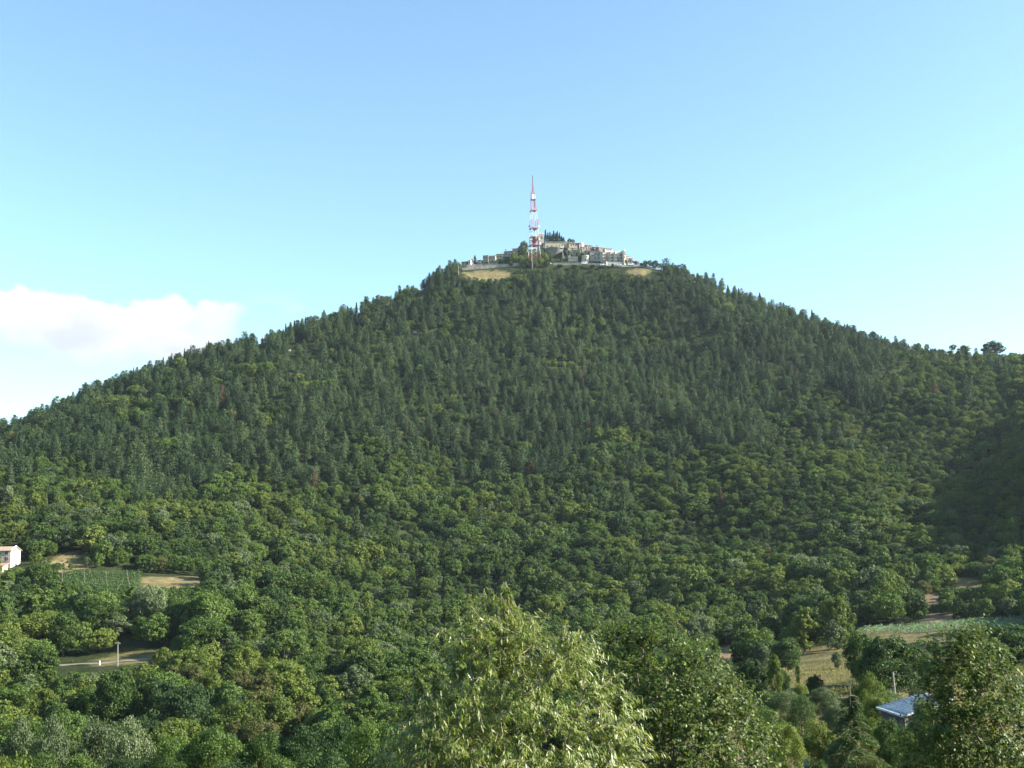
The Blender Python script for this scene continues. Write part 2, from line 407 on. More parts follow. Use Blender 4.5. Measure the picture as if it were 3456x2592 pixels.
    L.new(tc.outputs['Object'], nb.inputs['Vector']); bp = N.new('ShaderNodeBump'); bp.inputs['Strength'].default_value = .7; bp.inputs['Distance'].default_value = .5
    L.new(nb.outputs['Fac'], bp.inputs['Height']); L.new(bp.outputs[0], b.inputs['Normal'])
    g = link('ground', me); tag(g, kind='structure')
build_terrain()

# ------------------------------------------------------------------ tree shapes
def unit(v): return v / np.maximum(np.linalg.norm(v, axis=-1, keepdims=True), 1e-9)
def leaves(C, Nn, L, Wd, r, along=None, droop=0.0):
    """kite-shaped leaf faces at C, roughly facing Nn; returns V, F (two triangles folded on the midrib)"""
    n = len(C)
    t = r.normal(size=(n, 3)) if along is None else along
    Nn = unit(Nn); t = unit(t - (t*Nn).sum(1, keepdims=True)*Nn)
    b = np.cross(Nn, t)
    L = np.broadcast_to(np.asarray(L, float), (n,))[:, None]; Wd = np.broadcast_to(np.asarray(Wd, float), (n,))[:, None]
    v0 = C - t*L*.5; v2 = C + t*L*.5
    v1 = C + b*Wd*.5 + Nn*Wd*.12 - t*L*.08; v3 = C - b*Wd*.5 + Nn*Wd*.12 - t*L*.08
    V = np.stack([v0, v1, v2, v3], 1).reshape(-1, 3)
    i = np.arange(n)[:, None]*4
    F = np.concatenate([np.concatenate([i, i+1, i+2], 1), np.concatenate([i, i+2, i+3], 1)], 1).reshape(-1, 3)
    return V, F
def broad_crown(seed, h=8.0, rad=3.3, nclump=34, per=40, size=.55, base=.22, squash=1.0, cl=(.22, .42)):
    r = np.random.default_rng(seed)
    n = nclump
    d = unit(r.normal(size=(n, 3))); d[:, 2] = np.where(r.random(n) < .60, np.abs(d[:, 2]), -np.abs(d[:, 2])*.95); d = unit(d)
    f = r.uniform(.45, 1.0, n)**.7
    zc = h*(base + (1-base)*.48); hz_ = h*(1-base)*.5
    lob = 1 + .28*np.sin(3*np.arctan2(d[:, 1], d[:, 0]) + seed) * r.uniform(.4, 1, n)
    C = np.stack([d[:, 0]*rad*.78*f*lob, d[:, 1]*rad*.78*f*lob, zc + d[:, 2]*hz_*.80*f*squash], -1)
    cr = rad*r.uniform(*cl, n)
    pts = []; nn = []
    for k in range(n):
        q = unit(r.normal(size=(per, 3)) + d[k]*.55 + np.array([0, 0, .35]))
        rr = cr[k]*r.uniform(.55, 1.08, per)[:, None]
        pts.append(C[k] + q*rr*np.array([1, 1, .8])); nn.append(q + r.normal(size=(per, 3))*.55)
    pts = np.concatenate(pts); nn = np.concatenate(nn)
    s = size*r.uniform(.6, 1.3, len(pts))
    return leaves(pts, nn, s*1.25, s, r)
def pine_crown(seed, h=9.0, rad=2.1, n=620, size=.5, base=.14, pw=.62):
    r = np.random.default_rng(seed)
    lev = 9; pts = []; nn = []; al = []
    skew = r.normal(size=2)*.15
    for k in range(lev):
        t = (k+.3*r.random())/lev
        z = h*(base + (1-base)*t)
        R = rad*(1-t)**pw*r.uniform(.72, 1.2) + .16
        nb = max(4, int(11*(1-t)+4))
        ph = r.random()*6.28
        for j in range(nb):
            a = ph + j*6.283/nb + r.normal()*.2; Rj = R*r.uniform(.65, 1.18)
            m = max(4, int(n/(lev*9)))
            s = r.uniform(.35, 1.0, m)
            q = np.stack([np.cos(a)*Rj*s, np.sin(a)*Rj*s, z + .35*Rj*s*r.uniform(.5, 1.1) + r.normal(size=m)*.2], -1)
            q[:, :2] += r.normal(size=(m, 2))*.26*(Rj/rad+.3)
            q[:, :2] += skew*t
            pts.append(q); o = np.tile([np.cos(a)*.8, np.sin(a)*.8, .75], (m, 1)); nn.append(o + r.normal(size=(m, 3))*.6)
            al.append(np.tile([np.cos(a)*.5, np.sin(a)*.5, .8], (m, 1)) + r.normal(size=(m, 3))*.4)
    m = 14; q = np.stack([r.normal(size=m)*.14+skew[0], r.normal(size=m)*.14+skew[1], h*(1-r.random(m)*.1)], -1)
    pts.append(q); nn.append(r.normal(size=(m, 3)) + [0, 0, .2]); al.append(np.tile([0, 0, 1.], (m, 1)) + r.normal(size=(m, 3))*.2)
    pts = np.concatenate(pts); nn = np.concatenate(nn); al = np.concatenate(al)
    s = size*r.uniform(.6, 1.3, len(pts))
    return leaves(pts, nn, s*1.5, s*.8, r, al)
def cypress_crown(seed, h=8.0, rad=.8, n=700, size=.34):
    r = np.random.default_rng(seed)
    t = r.random(n)**.9; a = r.random(n)*6.283
    R = rad*np.clip(np.minimum((t+.03)*7, (1.03-t)**.75*1.15), 0, 1)*r.uniform(.75, 1.1, n)*(1+.15*np.sin(a*3+t*20))
    pts = np.stack([np.cos(a)*R, np.sin(a)*R, h*(.02+.98*t)], -1)
    nn = np.stack([np.cos(a), np.sin(a), .3+0*a], -1) + r.normal(size=(n, 3))*.35
    al = np.tile([0, 0, 1.], (n, 1)) + r.normal(size=(n, 3))*.25
    s = size*r.uniform(.6, 1.3, n)
    return leaves(pts, nn, s*1.8, s*.7, r, al)
def trunk_mb(h, rad, seed, limbs=4, top=.75):
    r = random.Random(seed); mb = MB()
    mb.tube([(0, 0, -1.2), (r.gauss(0, .05), r.gauss(0, .05), h*.25), (r.gauss(0, .15), r.gauss(0, .15), h*.5), (r.gauss(0, .2), r.gauss(0, .2), h*top)], [rad*1.25, rad, rad*.7, rad*.2], 6)
    for k in range(limbs):
        a = k*6.283/limbs + r.random(); z = h*r.uniform(.22, .45); R = h*r.uniform(.2, .3)
        mb.tube([(0, 0, z), (math.cos(a)*R*.5, math.sin(a)*R*.5, z+h*.12), (math.cos(a)*R, math.sin(a)*R, z+h*.28)], [rad*.5, rad*.35, rad*.1], 5)
    return mb
TRUNK = []
for k in range(3):
    o = trunk_mb(8, .17, k).build('trunk', BARK); TRUNK.append(o.data); bpy.data.objects.remove(o)
NEARB = {}   # detailed crowns per palette
BSH = [dict(h=8, rad=3.6, nclump=56, base=.08), dict(h=8, rad=3.1, nclump=50, base=.03, squash=1.1), dict(h=8, rad=4.2, nclump=64, base=.1), dict(h=8, rad=2.8, nclump=46, base=.0), dict(h=8, rad=3.5, nclump=60, base=.04),
       dict(h=8, rad=2.2, nclump=44, base=.02, squash=1.15), dict(h=8, rad=4.4, nclump=60, base=.12, squash=.8)]
for p, m in PAL.items():
    NEARB[p] = []
for k, kw in enumerate(BSH):
    V, F = broad_crown(100+k, per=100, size=.20, cl=(.10, .30), **{**kw, 'nclump': int(kw['nclump']*2.3)})
    for p, m in PAL.items():
        NEARB[p].append(np_mesh('crown', V, F, m))
FARB = {p: [] for p in PAL}
for k, kw in enumerate(BSH):
    V, F = broad_crown(200+k, per=42, size=.32, cl=(.09, .30), **{**kw, 'nclump': int(kw['nclump']*1.7)})
    for p, m in PAL.items(): FARB[p].append(np_mesh('crown', V, F, m))
PINEM = []
for k in range(6):
    V, F = pine_crown(300+k, rad=[2.7, 2.3, 3.1, 2.5, 3.3, 2.2][k], n=2200, size=.28, pw=[.62,.5,.4,.7,.38,.48][k])
    PINEM.append(np_mesh('pine_crown', V, F, PINE))
DEADP = np_mesh('pine_crown', *pine_crown(310, n=700, size=.34), leaf_mat('needles_dead', (.085,.050,.030), (.115,.070,.040), (.14,.09,.05)))
CYPM = [np_mesh('cypress_crown', *cypress_crown(400+k, rad=[.75, .9, .65][k]), CYP) for k in range(3)]

# ------------------------------------------------------------------ forest
# see-through windows of the picture: no wood grows in or in front of these
WIN = [
 [(0,1838),(76,1838),(78,1905),(30,1918),(0,1918)],
 [(185,1896),(205,1882),(284,1870),(284,1896)],
 [(200,1932),(320,1922),(478,1926),(478,1978),(400,1982),(340,1984),(300,1958),(200,1950)],
 [(474,1942),(600,1944),(675,1938),(672,1962),(640,1976),(520,1978),(478,1955)],
 [(72,2028),(155,2028),(155,2040),(72,2040)], [(405,2046),(462,2046),(462,2060),(405,2060)],
 [(185,2246),(330,2228),(440,2212),(510,2206),(508,2234),(350,2250),(185,2260)],
 [(374,2164),(416,2164),(416,2255),(374,2255)],
 [(2425,2183),(2475,2180),(2482,2216),(2430,2213)],
 [(2608,2160),(2622,2158),(2626,2185),(2608,2185)],
 [(2630,2235),(2700,2215),(2790,2200),(2885,2198),(2878,2258),(2790,2285),(2720,2310),(2640,2325)],
 [(3136,2008),(3178,2010),(3176,2034),(3136,2034)],
 [(3215,1955),(3325,1955),(3325,1980),(3215,1980)],
 [(3140,2085),(3215,2088),(3215,2108),(3140,2106)],
 [(2890,2122),(3000,2120),(3180,2110),(3270,2090),(3456,2084),(3456,2138),(3200,2148),(3100,2152),(2895,2150)],
 [(1545,780),(2238,780),(2238,912),(2190,920),(2155,922),(2110,908),(1990,897),(1865,896),(1745,900),(1715,928),(1640,934),(1590,930),(1552,918)],
 [(870,1143),(895,1143),(895,1158),(870,1158)], [(1000,1156),(1022,1156),(1022,1166),(1000,1166)], [(970,1174),(980,1174),(980,1190),(970,1190)],
 [(1198,1056),(1210,1056),(1210,1086),(1198,1086)], [(1395,1112),(1422,1112),(1422,1128),(1395,1128)], [(1412,978),(1440,978),(1440,990),(1412,990)],
]
def blocked(px, py, wpx, hpx):
    b = np.zeros(px.shape, bool)
    for poly in WIN:
        for fx in (-.8, -.4, 0, .4, .8):
            for fy in (0, .14, .28, .42, .56, .7, .84, .98):
                b |= inpoly(px+fx*wpx, py-fy*hpx, poly)
    return b
def scatter(sp, seed):
    r = np.random.default_rng(seed)
    xs = np.arange(-520, 560, sp); ys = np.arange(90, 1000, sp)
    X, Y = np.meshgrid(xs, ys); X = X + (np.arange(len(ys)) % 2)[:, None]*sp*.5
    X = (X + r.uniform(-.42, .42, X.shape)*sp).ravel(); Y = (Y + r.uniform(-.42, .42, Y.shape)*sp).ravel()
    a = np.arctan2(X, Y); R = np.hypot(X, Y)
    rid = np.interp(a, _rows[10][0], _rows[10][1])
    k = (np.abs(a) < math.radians(31)) & (R < rid+22) & (R > 118)
    return X[k], Y[k], R[k], rid[k]
def cat(*a): return np.concatenate(a)
Xs, Ys, Rs, RID = scatter(5.0, 1)
Zs = hgt(Xs, Ys); PX, PY = proj(Xs, Ys, Zs)
# where pines rule: above a line across the slope, ragged
pl_x = [-800, 0, 400, 800, 1200, 1700, 2000, 2400, 2800, 3050, 3456, 4200]
pl_y = [1600, 1600, 1620, 1560, 1600, 1640, 1560, 1480, 1400, 1260, 1150, 1000]
edge = np.interp(PX, pl_x, pl_y) + (vnoise(Xs, Ys, 30, 21)-.5)*330 + (vnoise(Xs, Ys, 9, 22)-.5)*150
rr = np.random.default_rng(77).random(len(Xs))
isp = (PY < edge) & (rr > .13)
isp |= (PY < edge+160) & (rr > .90)
isp &= ~((vnoise(Xs, Ys, 24, 61)*.7 + vnoise(Xs, Ys, 9, 62)*.3 > .70) & (PX < 2300))
lowb = ~isp
# broadleaf stands are wider spaced
keep = np.random.default_rng(78).random(len(Xs)) < np.where(isp, .84, np.where(Rs < 330, .62, np.where(Rs < 440, .80, 1.0)))
r2 = np.random.default_rng(79)
Hh = np.where(isp, (r2.normal(9.6, 2.2, len(Xs)) * (.82 + .36*vnoise(Xs, Ys, 20, 63))).clip(4.5, 15), r2.normal(7.3, 2.1, len(Xs)).clip(3.2, 13))
Hh *= np.where(lowb, (.70 + .6*vnoise(Xs, Ys, 26, 31))*np.where(Rs < 330, 1.08, np.where(Rs < 440, .96, .86)), 1)
# the coppice in the right half below the pines is low and even
cop = lowb & (PX > 2150) & (PY < 1960) & (PX < 3400) & (PY > 1150)
Hh = np.where(cop, Hh*.78, Hh)
Hh = np.where((RID-Rs < 20) & (PX > 2930), Hh*r2.uniform(.2, .62, len(Xs)), Hh)
Hh = np.where((RID-Rs < 45) & (PX > 2900) & (Hh > 4), Hh*.75, Hh)
wpx = np.where(isp, .2, .36)*Hh*FPX/Rs; hpx = Hh*FPX/Rs
blk = blocked(PX, PY, wpx, hpx)
# a tree in the way may still stand if it is low enough
shr = np.zeros(len(Xs), bool)
for f in (.8, .62, .46, .32):
    todo = blk & ~shr
    ok_ = todo & ~blocked(PX, PY, wpx*f, hpx*f)
    Hh = np.where(ok_, Hh*f, Hh); shr |= ok_
isp = isp & ~(shr & (Hh < 5)); keep &= ~(blk & ~shr)
keep &= ~((PX > 2380) & (Rs < 238) & (PY > 2150))
sel = np.where(keep)[0]
kinds = []
vis = (PX > -150) & (PX < 3600) & (PY > 850) & (PY < 2900)
size_px = Hh*FPX/Rs
pnoise = vnoise(Xs, Ys, 22, 41)*.6 + r2.random(len(Xs))*.4
def palette(i):
    v = pnoise[i]; r_ = rr[i]
    if r_ < .008: return 'brown'
    px, py, r = PX[i], PY[i], Rs[i]
    if py > 1950 and 430 < px < 1000 and r < 300 and v > .45: return 'brown' if v > .66 and px > 560 else 'yellow'
    if r < 175 and px < 700: return 'grey' if v > .4 else 'green'
    if v < .30: return 'dark'
    if v > .66: return 'yellow'
    if v > .60 and py > 1700: return 'grey'
    return 'green'
PALS = ['green', 'yellow', 'dark', 'grey', 'brown']
COLW = {'green': 'mid green', 'yellow': 'yellow-green', 'dark': 'dark green', 'grey': 'grey-green', 'brown': 'brownish'}
def zone(px, py, r):
    if r < 185: side = 'in the bottom row'
    elif px > 2500 and py > 2050: side = 'by the fields'
    elif py > 2262: side = 'below the lane'
    elif py > 1990: side = 'above the lane' if px < 900 else 'at the hill foot'
    elif py > 1840: side = 'beside the terraces' if px < 760 else 'low on the hillside'
    else: side = 'on the middle slope'
    b = int(np.clip(px/345.6, 0, 9.99))
    col = ['far left', 'left, under the farmhouse', 'right of the small vineyard', 'left of centre', 'left of the peach tree',
           'directly above the peach tree', 'right of the peach tree', 'left of the pasture', 'above the cedar', 'far right'][b]
    return side, col
def size_word(h): return 'tall' if h > 8.6 else ('low' if h < 5.4 else 'medium-sized')
r3 = np.random.default_rng(80)
yaw = r3.random(len(Xs))*6.283; var = r3.integers(0, 1000, len(Xs)); sxy = r3.uniform(.78, 1.22, len(Xs))
Hh = np.where((RID-Rs < 30) & (PX < 2950), Hh*.84, Hh)
Hh = np.where((np.abs(Rs-300) < 13) & (PX > 150) & (PX < 660), Hh*.45, Hh)
bi = [i for i in sel if not isp[i]]; pi_ = [i for i in sel if isp[i]]
rank_b = sorted([i for i in bi if vis[i] and 0 < PX[i] < 3456 and PY[i]-size_px[i] < 2570], key=lambda i: -size_px[i])[:300]
rank_p = sorted([i for i in pi_ if vis[i] and 0 < PX[i] < 3456], key=lambda i: -size_px[i])[:300]
setb = set(rank_b); setp = set(rank_p)
for i in rank_b:
    p = palette(i); z, c = zone(PX[i], PY[i], Rs[i])
    sc = Hh[i]/8
    shrub = Hh[i] < 3.6
    o = empty('broadleaf_shrub' if shrub else 'broadleaf_tree', (Xs[i], Ys[i], Zs[i]), yaw[i],
              ('%s %s %s %s, %s' % (size_word(Hh[i]), COLW[p], 'leafy shrub' if shrub else 'broad-leaved tree', z, c)), 'shrub' if shrub else 'tree', 'broad-leaved trees ' + z)
    w = sc*sxy[i]; o.scale = (w, w, sc*1.0)
    k = var[i] % 7
    link('crown', NEARB[p][k], o); link('trunk', TRUNK[var[i] % 3], o)
for i in rank_p:
    sc = Hh[i]/9; px = PX[i]
    where = ['far left', 'in the left pine belt', 'left of centre', 'below the radio mast', 'right of the mast', 'in the right pine belt', 'far right'][int(np.clip(px/494, 0, 6.9))]
    lv = 'among the lowest pines on the slope' if PY[i] > 1640 else 'above the broad-leaved wood' if PY[i] > 1500 else 'halfway up the hill'
    dead = rr[i] > .996
    me = DEADP if dead else PINEM[var[i] % 6]
    o = link('pine_tree', me); o.location = (Xs[i], Ys[i], Zs[i]); o.rotation_euler = (0, 0, yaw[i]); o.scale = (sc*sxy[i], sc*sxy[i], sc)
    form = ['slim', 'bushy', 'pointed', 'broad'][var[i] % 4]
    tag(o, '%s %s %s %s, %s' % ('tall' if Hh[i] > 9.3 else 'short' if Hh[i] < 7.8 else 'middling', form, 'dead reddish pine' if dead else 'dark pine', where, lv), 'pine tree', 'pine trees on the hillside')

def stuff_forest(name, protos, items, label, cat_, hdiv):
    """one object: a point per tree, tree shapes instanced on the points"""
    pc = bpy.data.collections.new(name + '_shapes')
    for k, me in enumerate(protos):
        o = bpy.data.objects.new('%s_shape_%03d' % (name, k), me); pc.objects.link(o)
    n = len(items)
    me = bpy.data.meshes.new(name); me.vertices.add(n)
    V = np.array([[Xs[i], Ys[i], Zs[i]-.2] for i, _ in items], np.float32); me.vertices.foreach_set('co', V.ravel())
    a = me.attributes.new('idx', 'INT', 'POINT'); a.data.foreach_set('value', np.array([k for _, k in items], np.int32))
    a = me.attributes.new('rot', 'FLOAT_VECTOR', 'POINT'); a.data.foreach_set('vector', np.array([[r3.normal()*.07, r3.normal()*.07, yaw[i]] for i, _ in items], np.float32).ravel())
    a = me.attributes.new('scl', 'FLOAT_VECTOR', 'POINT'); a.data.foreach_set('vector', np.array([[Hh[i]/hdiv*sxy[i]*(1.25 if cop[i] else 1), Hh[i]/hdiv*sxy[i]*(1.25 if cop[i] else 1), Hh[i]/hdiv] for i, _ in items], np.float32).ravel())
    o = link(name, me)
    ng = bpy.data.node_groups.new(name, 'GeometryNodeTree')
    ng.interface.new_socket('Geometry', in_out='INPUT', socket_type='NodeSocketGeometry')
    ng.interface.new_socket('Geometry', in_out='OUTPUT', socket_type='NodeSocketGeometry')
    N = ng.nodes; L = ng.links
    gi = N.new('NodeGroupInput'); go = N.new('NodeGroupOutput'); ip = N.new('GeometryNodeInstanceOnPoints')
    ci = N.new('GeometryNodeCollectionInfo'); ci.inputs['Collection'].default_value = pc
    ci.inputs['Separate Children'].default_value = True; ci.inputs['Reset Children'].default_value = True
    def attr(nm, t):
        q = N.new('GeometryNodeInputNamedAttribute'); q.data_type = t; q.inputs['Name'].default_value = nm; return q.outputs['Attribute']
    L.new(gi.outputs[0], ip.inputs['Points']); L.new(ci.outputs[0], ip.inputs['Instance'])
    ip.inputs['Pick Instance'].default_value = True
    L.new(attr('idx', 'INT'), ip.inputs['Instance Index']); L.new(attr('rot', 'FLOAT_VECTOR'), ip.inputs['Rotation']); L.new(attr('scl', 'FLOAT_VECTOR'), ip.inputs['Scale'])
    L.new(ip.outputs[0], go.inputs[0])
    md = o.modifiers.new('wood', 'NODES'); md.node_group = ng
    tag(o, label, cat_, kind='stuff')
rest_b = [i for i in bi if i not in setb]; rest_p = [i for i in pi_ if i not in setp]
protos = [m for p in PALS for m in FARB[p]]
stuff_forest('broadleaf_wood', protos, [(i, PALS.index(palette(i))*7 + var[i] % 7) for i in rest_b],
             'green broad-leaved wood covering the lower and right slopes of the hill', 'woodland', 8)
stuff_forest('pine_wood', PINEM + [DEADP], [(i, 6 if rr[i] > .9955 else int(var[i] % 6)) for i in rest_p],
             'dense dark pine wood covering the upper slopes of the hill below the village', 'woodland', 9)
print('trees', len(rest_b), len(rest_p))
#@@PART2
# ------------------------------------------------------------------ lane, walls and small roofs
def ribbon(name, pts, width, mat, lift=.12):
    mb = MB(); n = len(pts); vs = []
    for i, p in enumerate(pts):
        d = (pts[min(i+1, n-1)] - pts[max(i-1, 0)]); d.z = 0; d.normalize(); s = Vector((-d.y, d.x, 0))*width*.5
        for q in (p+s, p-s): vs.append((q.x, q.y, hz(q.x, q.y)+lift))
    mb.add(vs, [(2*i, 2*i+1, 2*i+3, 2*i+2) for i in range(n-1)])
    return mb.build(name, mat)
ROADM = surf('lane_gravel', [(.11,.10,.075),(.155,.14,.11),(.20,.18,.145)], .4, .95)
tag(ribbon('road', [on_ground(x, 303, 2250) for x in range(-400, 760, 20)], 2.8, ROADM, .12), kind='structure')

def window_mesh(w=.95, h=1.35):
    mb = MB()
    mb.cur = 0; mb.box(-w/2, w/2, -.03, .06, -h/2, h/2)
    mb.cur = 1; mb.box(-w/2-.09, w/2+.09, -.10, -.01, -h/2-.14, -h/2)
    mb.box(-w/2-.08, w/2+.08, -.08, -.012, h/2, h/2+.12); mb.box(-.03, .03, -.05, -.028, -h/2, h/2)
    o = mb.build('window', [GLASS, STONE_L]); me = o.data; bpy.data.objects.remove(o); return me
WINM = window_mesh(); WINB = window_mesh(1.5, 2.6)
def house(x0, x1, yt, yb, r, depth, yaw, roof, wm, rm, wins, label, name='stone_house', cat_='house', group='stone houses of the hilltop village', rh=None, chim=None, sidewins=(), big=False, sink=5.0, wscale=1.15, obj_yaw=None):
    base = P((x0+x1)/2, yb, r); top = P((x0+x1)/2, yt, r)
    vis_w = (P(x1, yb, r) - P(x0, yb, r)).length; H = top.z - base.z
    th = math.radians(yaw); w = max(1.5, (vis_w - depth*abs(math.sin(th)))/math.cos(th))
    a = math.atan2(base.x, base.y)
    rt = empty(name, base, -a + th, label, cat_, group)
    if rh is None: rh = {'gable': depth*.19, 'gabley': w*.2, 'shed': depth*.2, 'flat': .35}[roof]
    rh = min(rh, H*.45); wh = H - rh; hw = w/2
    mb = MB(); mb.box(-hw, hw, 0, depth, -sink, wh)
    if roof == 'gabley':
        mb.add([(-hw,0,wh),(hw,0,wh),(0,0,H-.25),(-hw,depth,wh),(hw,depth,wh),(0,depth,H-.25)], [(0,1,2),(5,4,3),(0,2,5,3),(1,4,5,2)])
    if roof == 'gable':
        mb.add([(-hw,0,wh),(-hw,depth,wh),(-hw,depth/2,H-.25),(hw,0,wh),(hw,depth,wh),(hw,depth/2,H-.25)], [(0,2,1),(3,4,5),(0,3,5,2),(1,2,5,4)])
    if roof == 'shed':
        mb.add([(-hw,0,wh),(-hw,depth,wh),(-hw,depth,H-.25),(hw,0,wh),(hw,depth,wh),(hw,depth,H-.25)], [(0,2,1),(3,4,5),(0,3,5,2),(1,2,5,4)])
    mb.build('wall', wm, rt)
    o = .45; t = .22; mb = MB()
    def slab(p): # four top corners, given thickness
        mb.add(p + [(q[0], q[1], q[2]-t) for q in p], [(0,1,2,3),(7,6,5,4),(0,4,5,1),(1,5,6,2),(2,6,7,3),(3,7,4,0)])
    e = .04
    if roof == 'gable':
        s = rh/(depth/2)
        slab([(-hw-o,-o,wh-s*o+e+t),(hw+o,-o,wh-s*o+e+t),(hw+o,depth/2,H+e),(-hw-o,depth/2,H+e)])
        slab([(-hw-o,depth/2+.003,H+e),(hw+o,depth/2+.003,H+e),(hw+o,depth+o,wh-s*o+e+t),(-hw-o,depth+o,wh-s*o+e+t)])
    elif roof == 'gabley':
        s = rh/hw
        slab([(-hw-o,-o,wh-s*o+e+t),(-.002,-o,H+e),(-.002,depth+o,H+e),(-hw-o,depth+o,wh-s*o+e+t)])
        slab([(.002,-o,H+e),(hw+o,-o,wh-s*o+e+t),(hw+o,depth+o,wh-s*o+e+t),(.002,depth+o,H+e)])
    elif roof == 'shed':
        s = rh/depth
        slab([(-hw-o,-o,wh-s*o+e+t),(hw+o,-o,wh-s*o+e+t),(hw+o,depth+o,H+s*o+e),(-hw-o,depth+o,H+s*o+e)])
    else:
        mb.box(-hw-.12, hw+.12, -.12, depth+.12, wh+.004, wh+rh)
    rf = mb.build('roof', rm, rt)
    if chim is not None:
        mb = MB(); cx = chim*w - hw; mb.box(cx-.4, cx+.4, depth*.3, depth*.3+.8, wh, H+1.1); mb.box(cx-.52, cx+.52, depth*.3-.12, depth*.3+.92, H+1.1, H+1.3)
        mb.build('chimney', wm, rf)
    for wx, wz in wins:
        q = link('window', WINB if big else WINM, rt); q.location = (-hw + wx*w, -.002, wz*wh); s_ = wscale if group and 'village' in group else 1.0
        q.scale = (s_, 1, s_)
    for wy, wz in sidewins:
        q = link('window', WINM, rt); q.location = (hw+.002, wy*depth, wz*wh); q.rotation_euler = (0, 0, math.pi/2)
    return rt
def grid(nx, nz, x0=.15, x1=.85, z0=.25, z1=.8):
    return [(x0 + (x1-x0)*(i/(nx-1) if nx > 1 else .5), z0 + (z1-z0)*(k/(nz-1) if nz > 1 else .5)) for i in range(nx) for k in range(nz)]

# ------------------------------------------------------------------ hilltop village
VG = 'stone houses of the hilltop village'
# square bell tower
bt = house(1817, 1838, 788, 838, 897, 6, 12, 'flat', STONE_G, STONE_L, [(.55,.30),(.55,.74)], 'square grey stone bell tower left of the dark cypress grove', 'bell_tower', 'bell tower', None, big=True, sink=8)
mb = MB()
for k in (-2.1, -.7, .7, 2.1):
    mb.box(k-.35, k+.35, .0, .7, 0, .7); mb.box(k-.35, k+.35, 5.3, 6.0, 0, .7)
ob = mb.build('battlement', STONE_L, bt); ob.location.z = (P(1827, 788, 897).z - P(1827, 838, 897).z) + .0
house(1838, 1918, 813, 838, 893, 9, 6, 'gable', RENDERY, ROOF_P, [(.1,.3),(.3,.3),(.52,.3),(.8,.3)], 'long ochre convent building right of the bell tower, below the cypresses', 'long_house', 'building', VG, rh=.9)
house(1890, 1904, 816, 834, 884, 6, 8, 'gabley', PLASTER, ROOF_P, [(.5,.5)], 'small white gabled chapel in front of the long ochre building', 'chapel', 'chapel', None, rh=2.2, sink=.4)
house(1918, 1953, 814, 834, 890, 9, 10, 'gable', STONE_W, ROOF_B, [(.25,.5),(.5,.6),(.8,.5)], 'brown roofed house right of the long ochre building under small dark trees')
house(1950, 1978, 815, 836, 891, 9, 14, 'gable', STONE_W, ROOF_B, [(.4,.5)], 'stone house with brown roof beside the white gable wall on the skyline', chim=.5)
house(1962, 1973, 818, 830, 885, 3, 10, 'flat', PLASTER, PLASTER, [], 'small bright white gable end among the brown roofs on the skyline')
house(1976, 2003, 822, 846, 889, 9, 16, 'gable', STONE_G, ROOF_R, [(.3,.5),(.7,.5)], 'stone house with dull red roof right of the white gable end')
house(2000, 2028, 828, 850, 889, 9, 18, 'gable', STONE_G, ROOF_R, [(.5,.5)], 'dull red roofed house left of the white walled upper house', chim=.8)
house(2018, 2042, 831, 850, 887, 7, 20, 'gable', STONE_W, ROOF_R, [(.5,.45)], 'low red roofed house directly left of the white walled upper house', chim=.3)
house(2037, 2074, 834, 850, 888, 7, 22, 'shed', PLASTER, ROOF_B, [(.25,.55),(.5,.55),(.75,.55)], 'white walled upper house with dark sloping roof')
# middle row, in the shade of the bastion
house(1917, 1948, 832, 846, 882, 6, 6, 'shed', STONE_W, ROOF_P, [(.5,.5)], 'low house with pale lean-to roof below the brown roofed houses')
house(1930, 1962, 837, 866, 880, 8, -6, 'gable', STONE_G, ROOF_P, [(.3,.6),(.7,.6),(.7,.3)], 'grey stone house with pale roof above the low walled court')
house(1914, 1930, 838, 866, 879, 7, 18, 'flat', STONE_G, STONE_G, [(.5,.7)], 'plain narrow grey house block right of the grey bastion')
house(1962, 1980, 828, 852, 882, 7, 12, 'shed', STONE_W, ROOF_R, [(.5,.6)], 'warm stone house with lean-to roof above the round tower')
house(1978, 2000, 840, 866, 879, 8, 10, 'gable', STONE_G, ROOF_B, [(.3,.65),(.7,.65)], 'grey stone house right above the round tower')
# front row
house(1990, 2027, 842, 882, 873, 10, 6, 'gable', STONE_G, ROOF_B, [(.2,.55),(.55,.7),(.85,.6),(.5,.3)], 'grey shaded stone house right of the round tower', rh=1.0)
house(2025, 2056, 846, 892, 870, 10, 30, 'gable', STONE_W, ROOF_R, grid(3,3), 'tall sunlit stone house, left one of the bright front row', chim=.3, rh=1.3)
house(2054, 2075, 846, 892, 870, 10, 30, 'gable', STONE_L, ROOF_R, grid(2,3), 'tall pale stone house second from left in the bright front row', rh=1.2)
house(2073, 2088, 849, 892, 869, 10, 32, 'flat', STONE_L, STONE_L, grid(2,3), 'narrow flat topped pale house in the middle of the bright front row')
house(2085, 2105, 847, 890, 870, 9, 28, 'shed', STONE_L, ROOF_R, grid(2,3), 'pale stone house with red roof left of the stout house tower', chim=.7)
house(2102, 2118, 843, 892, 868, 9, 26, 'flat', STONE_L, STONE_L, [(.3,.5),(.6,.7),(.5,.85)], 'stout pale stone house tower closing the bright front row', 'house_tower', 'tower')
house(2115, 2132, 858, 892, 870, 9, 24, 'shed', STONE_L, ROOF_P, [(.4,.4),(.6,.7)], 'stone house stepping down right of the house tower')
house(2128, 2144, 866, 894, 869, 9, 22, 'gable', STONE_W, ROOF_P, [(.3,.6),(.7,.3)], 'low stone house left of the dark archway')
ag = house(2139, 2153, 876, 894, 868, 7, 10, 'gable', STONE_G, ROOF_R, [], 'stone gatehouse with a dark round archway', 'gatehouse', 'gatehouse', None)
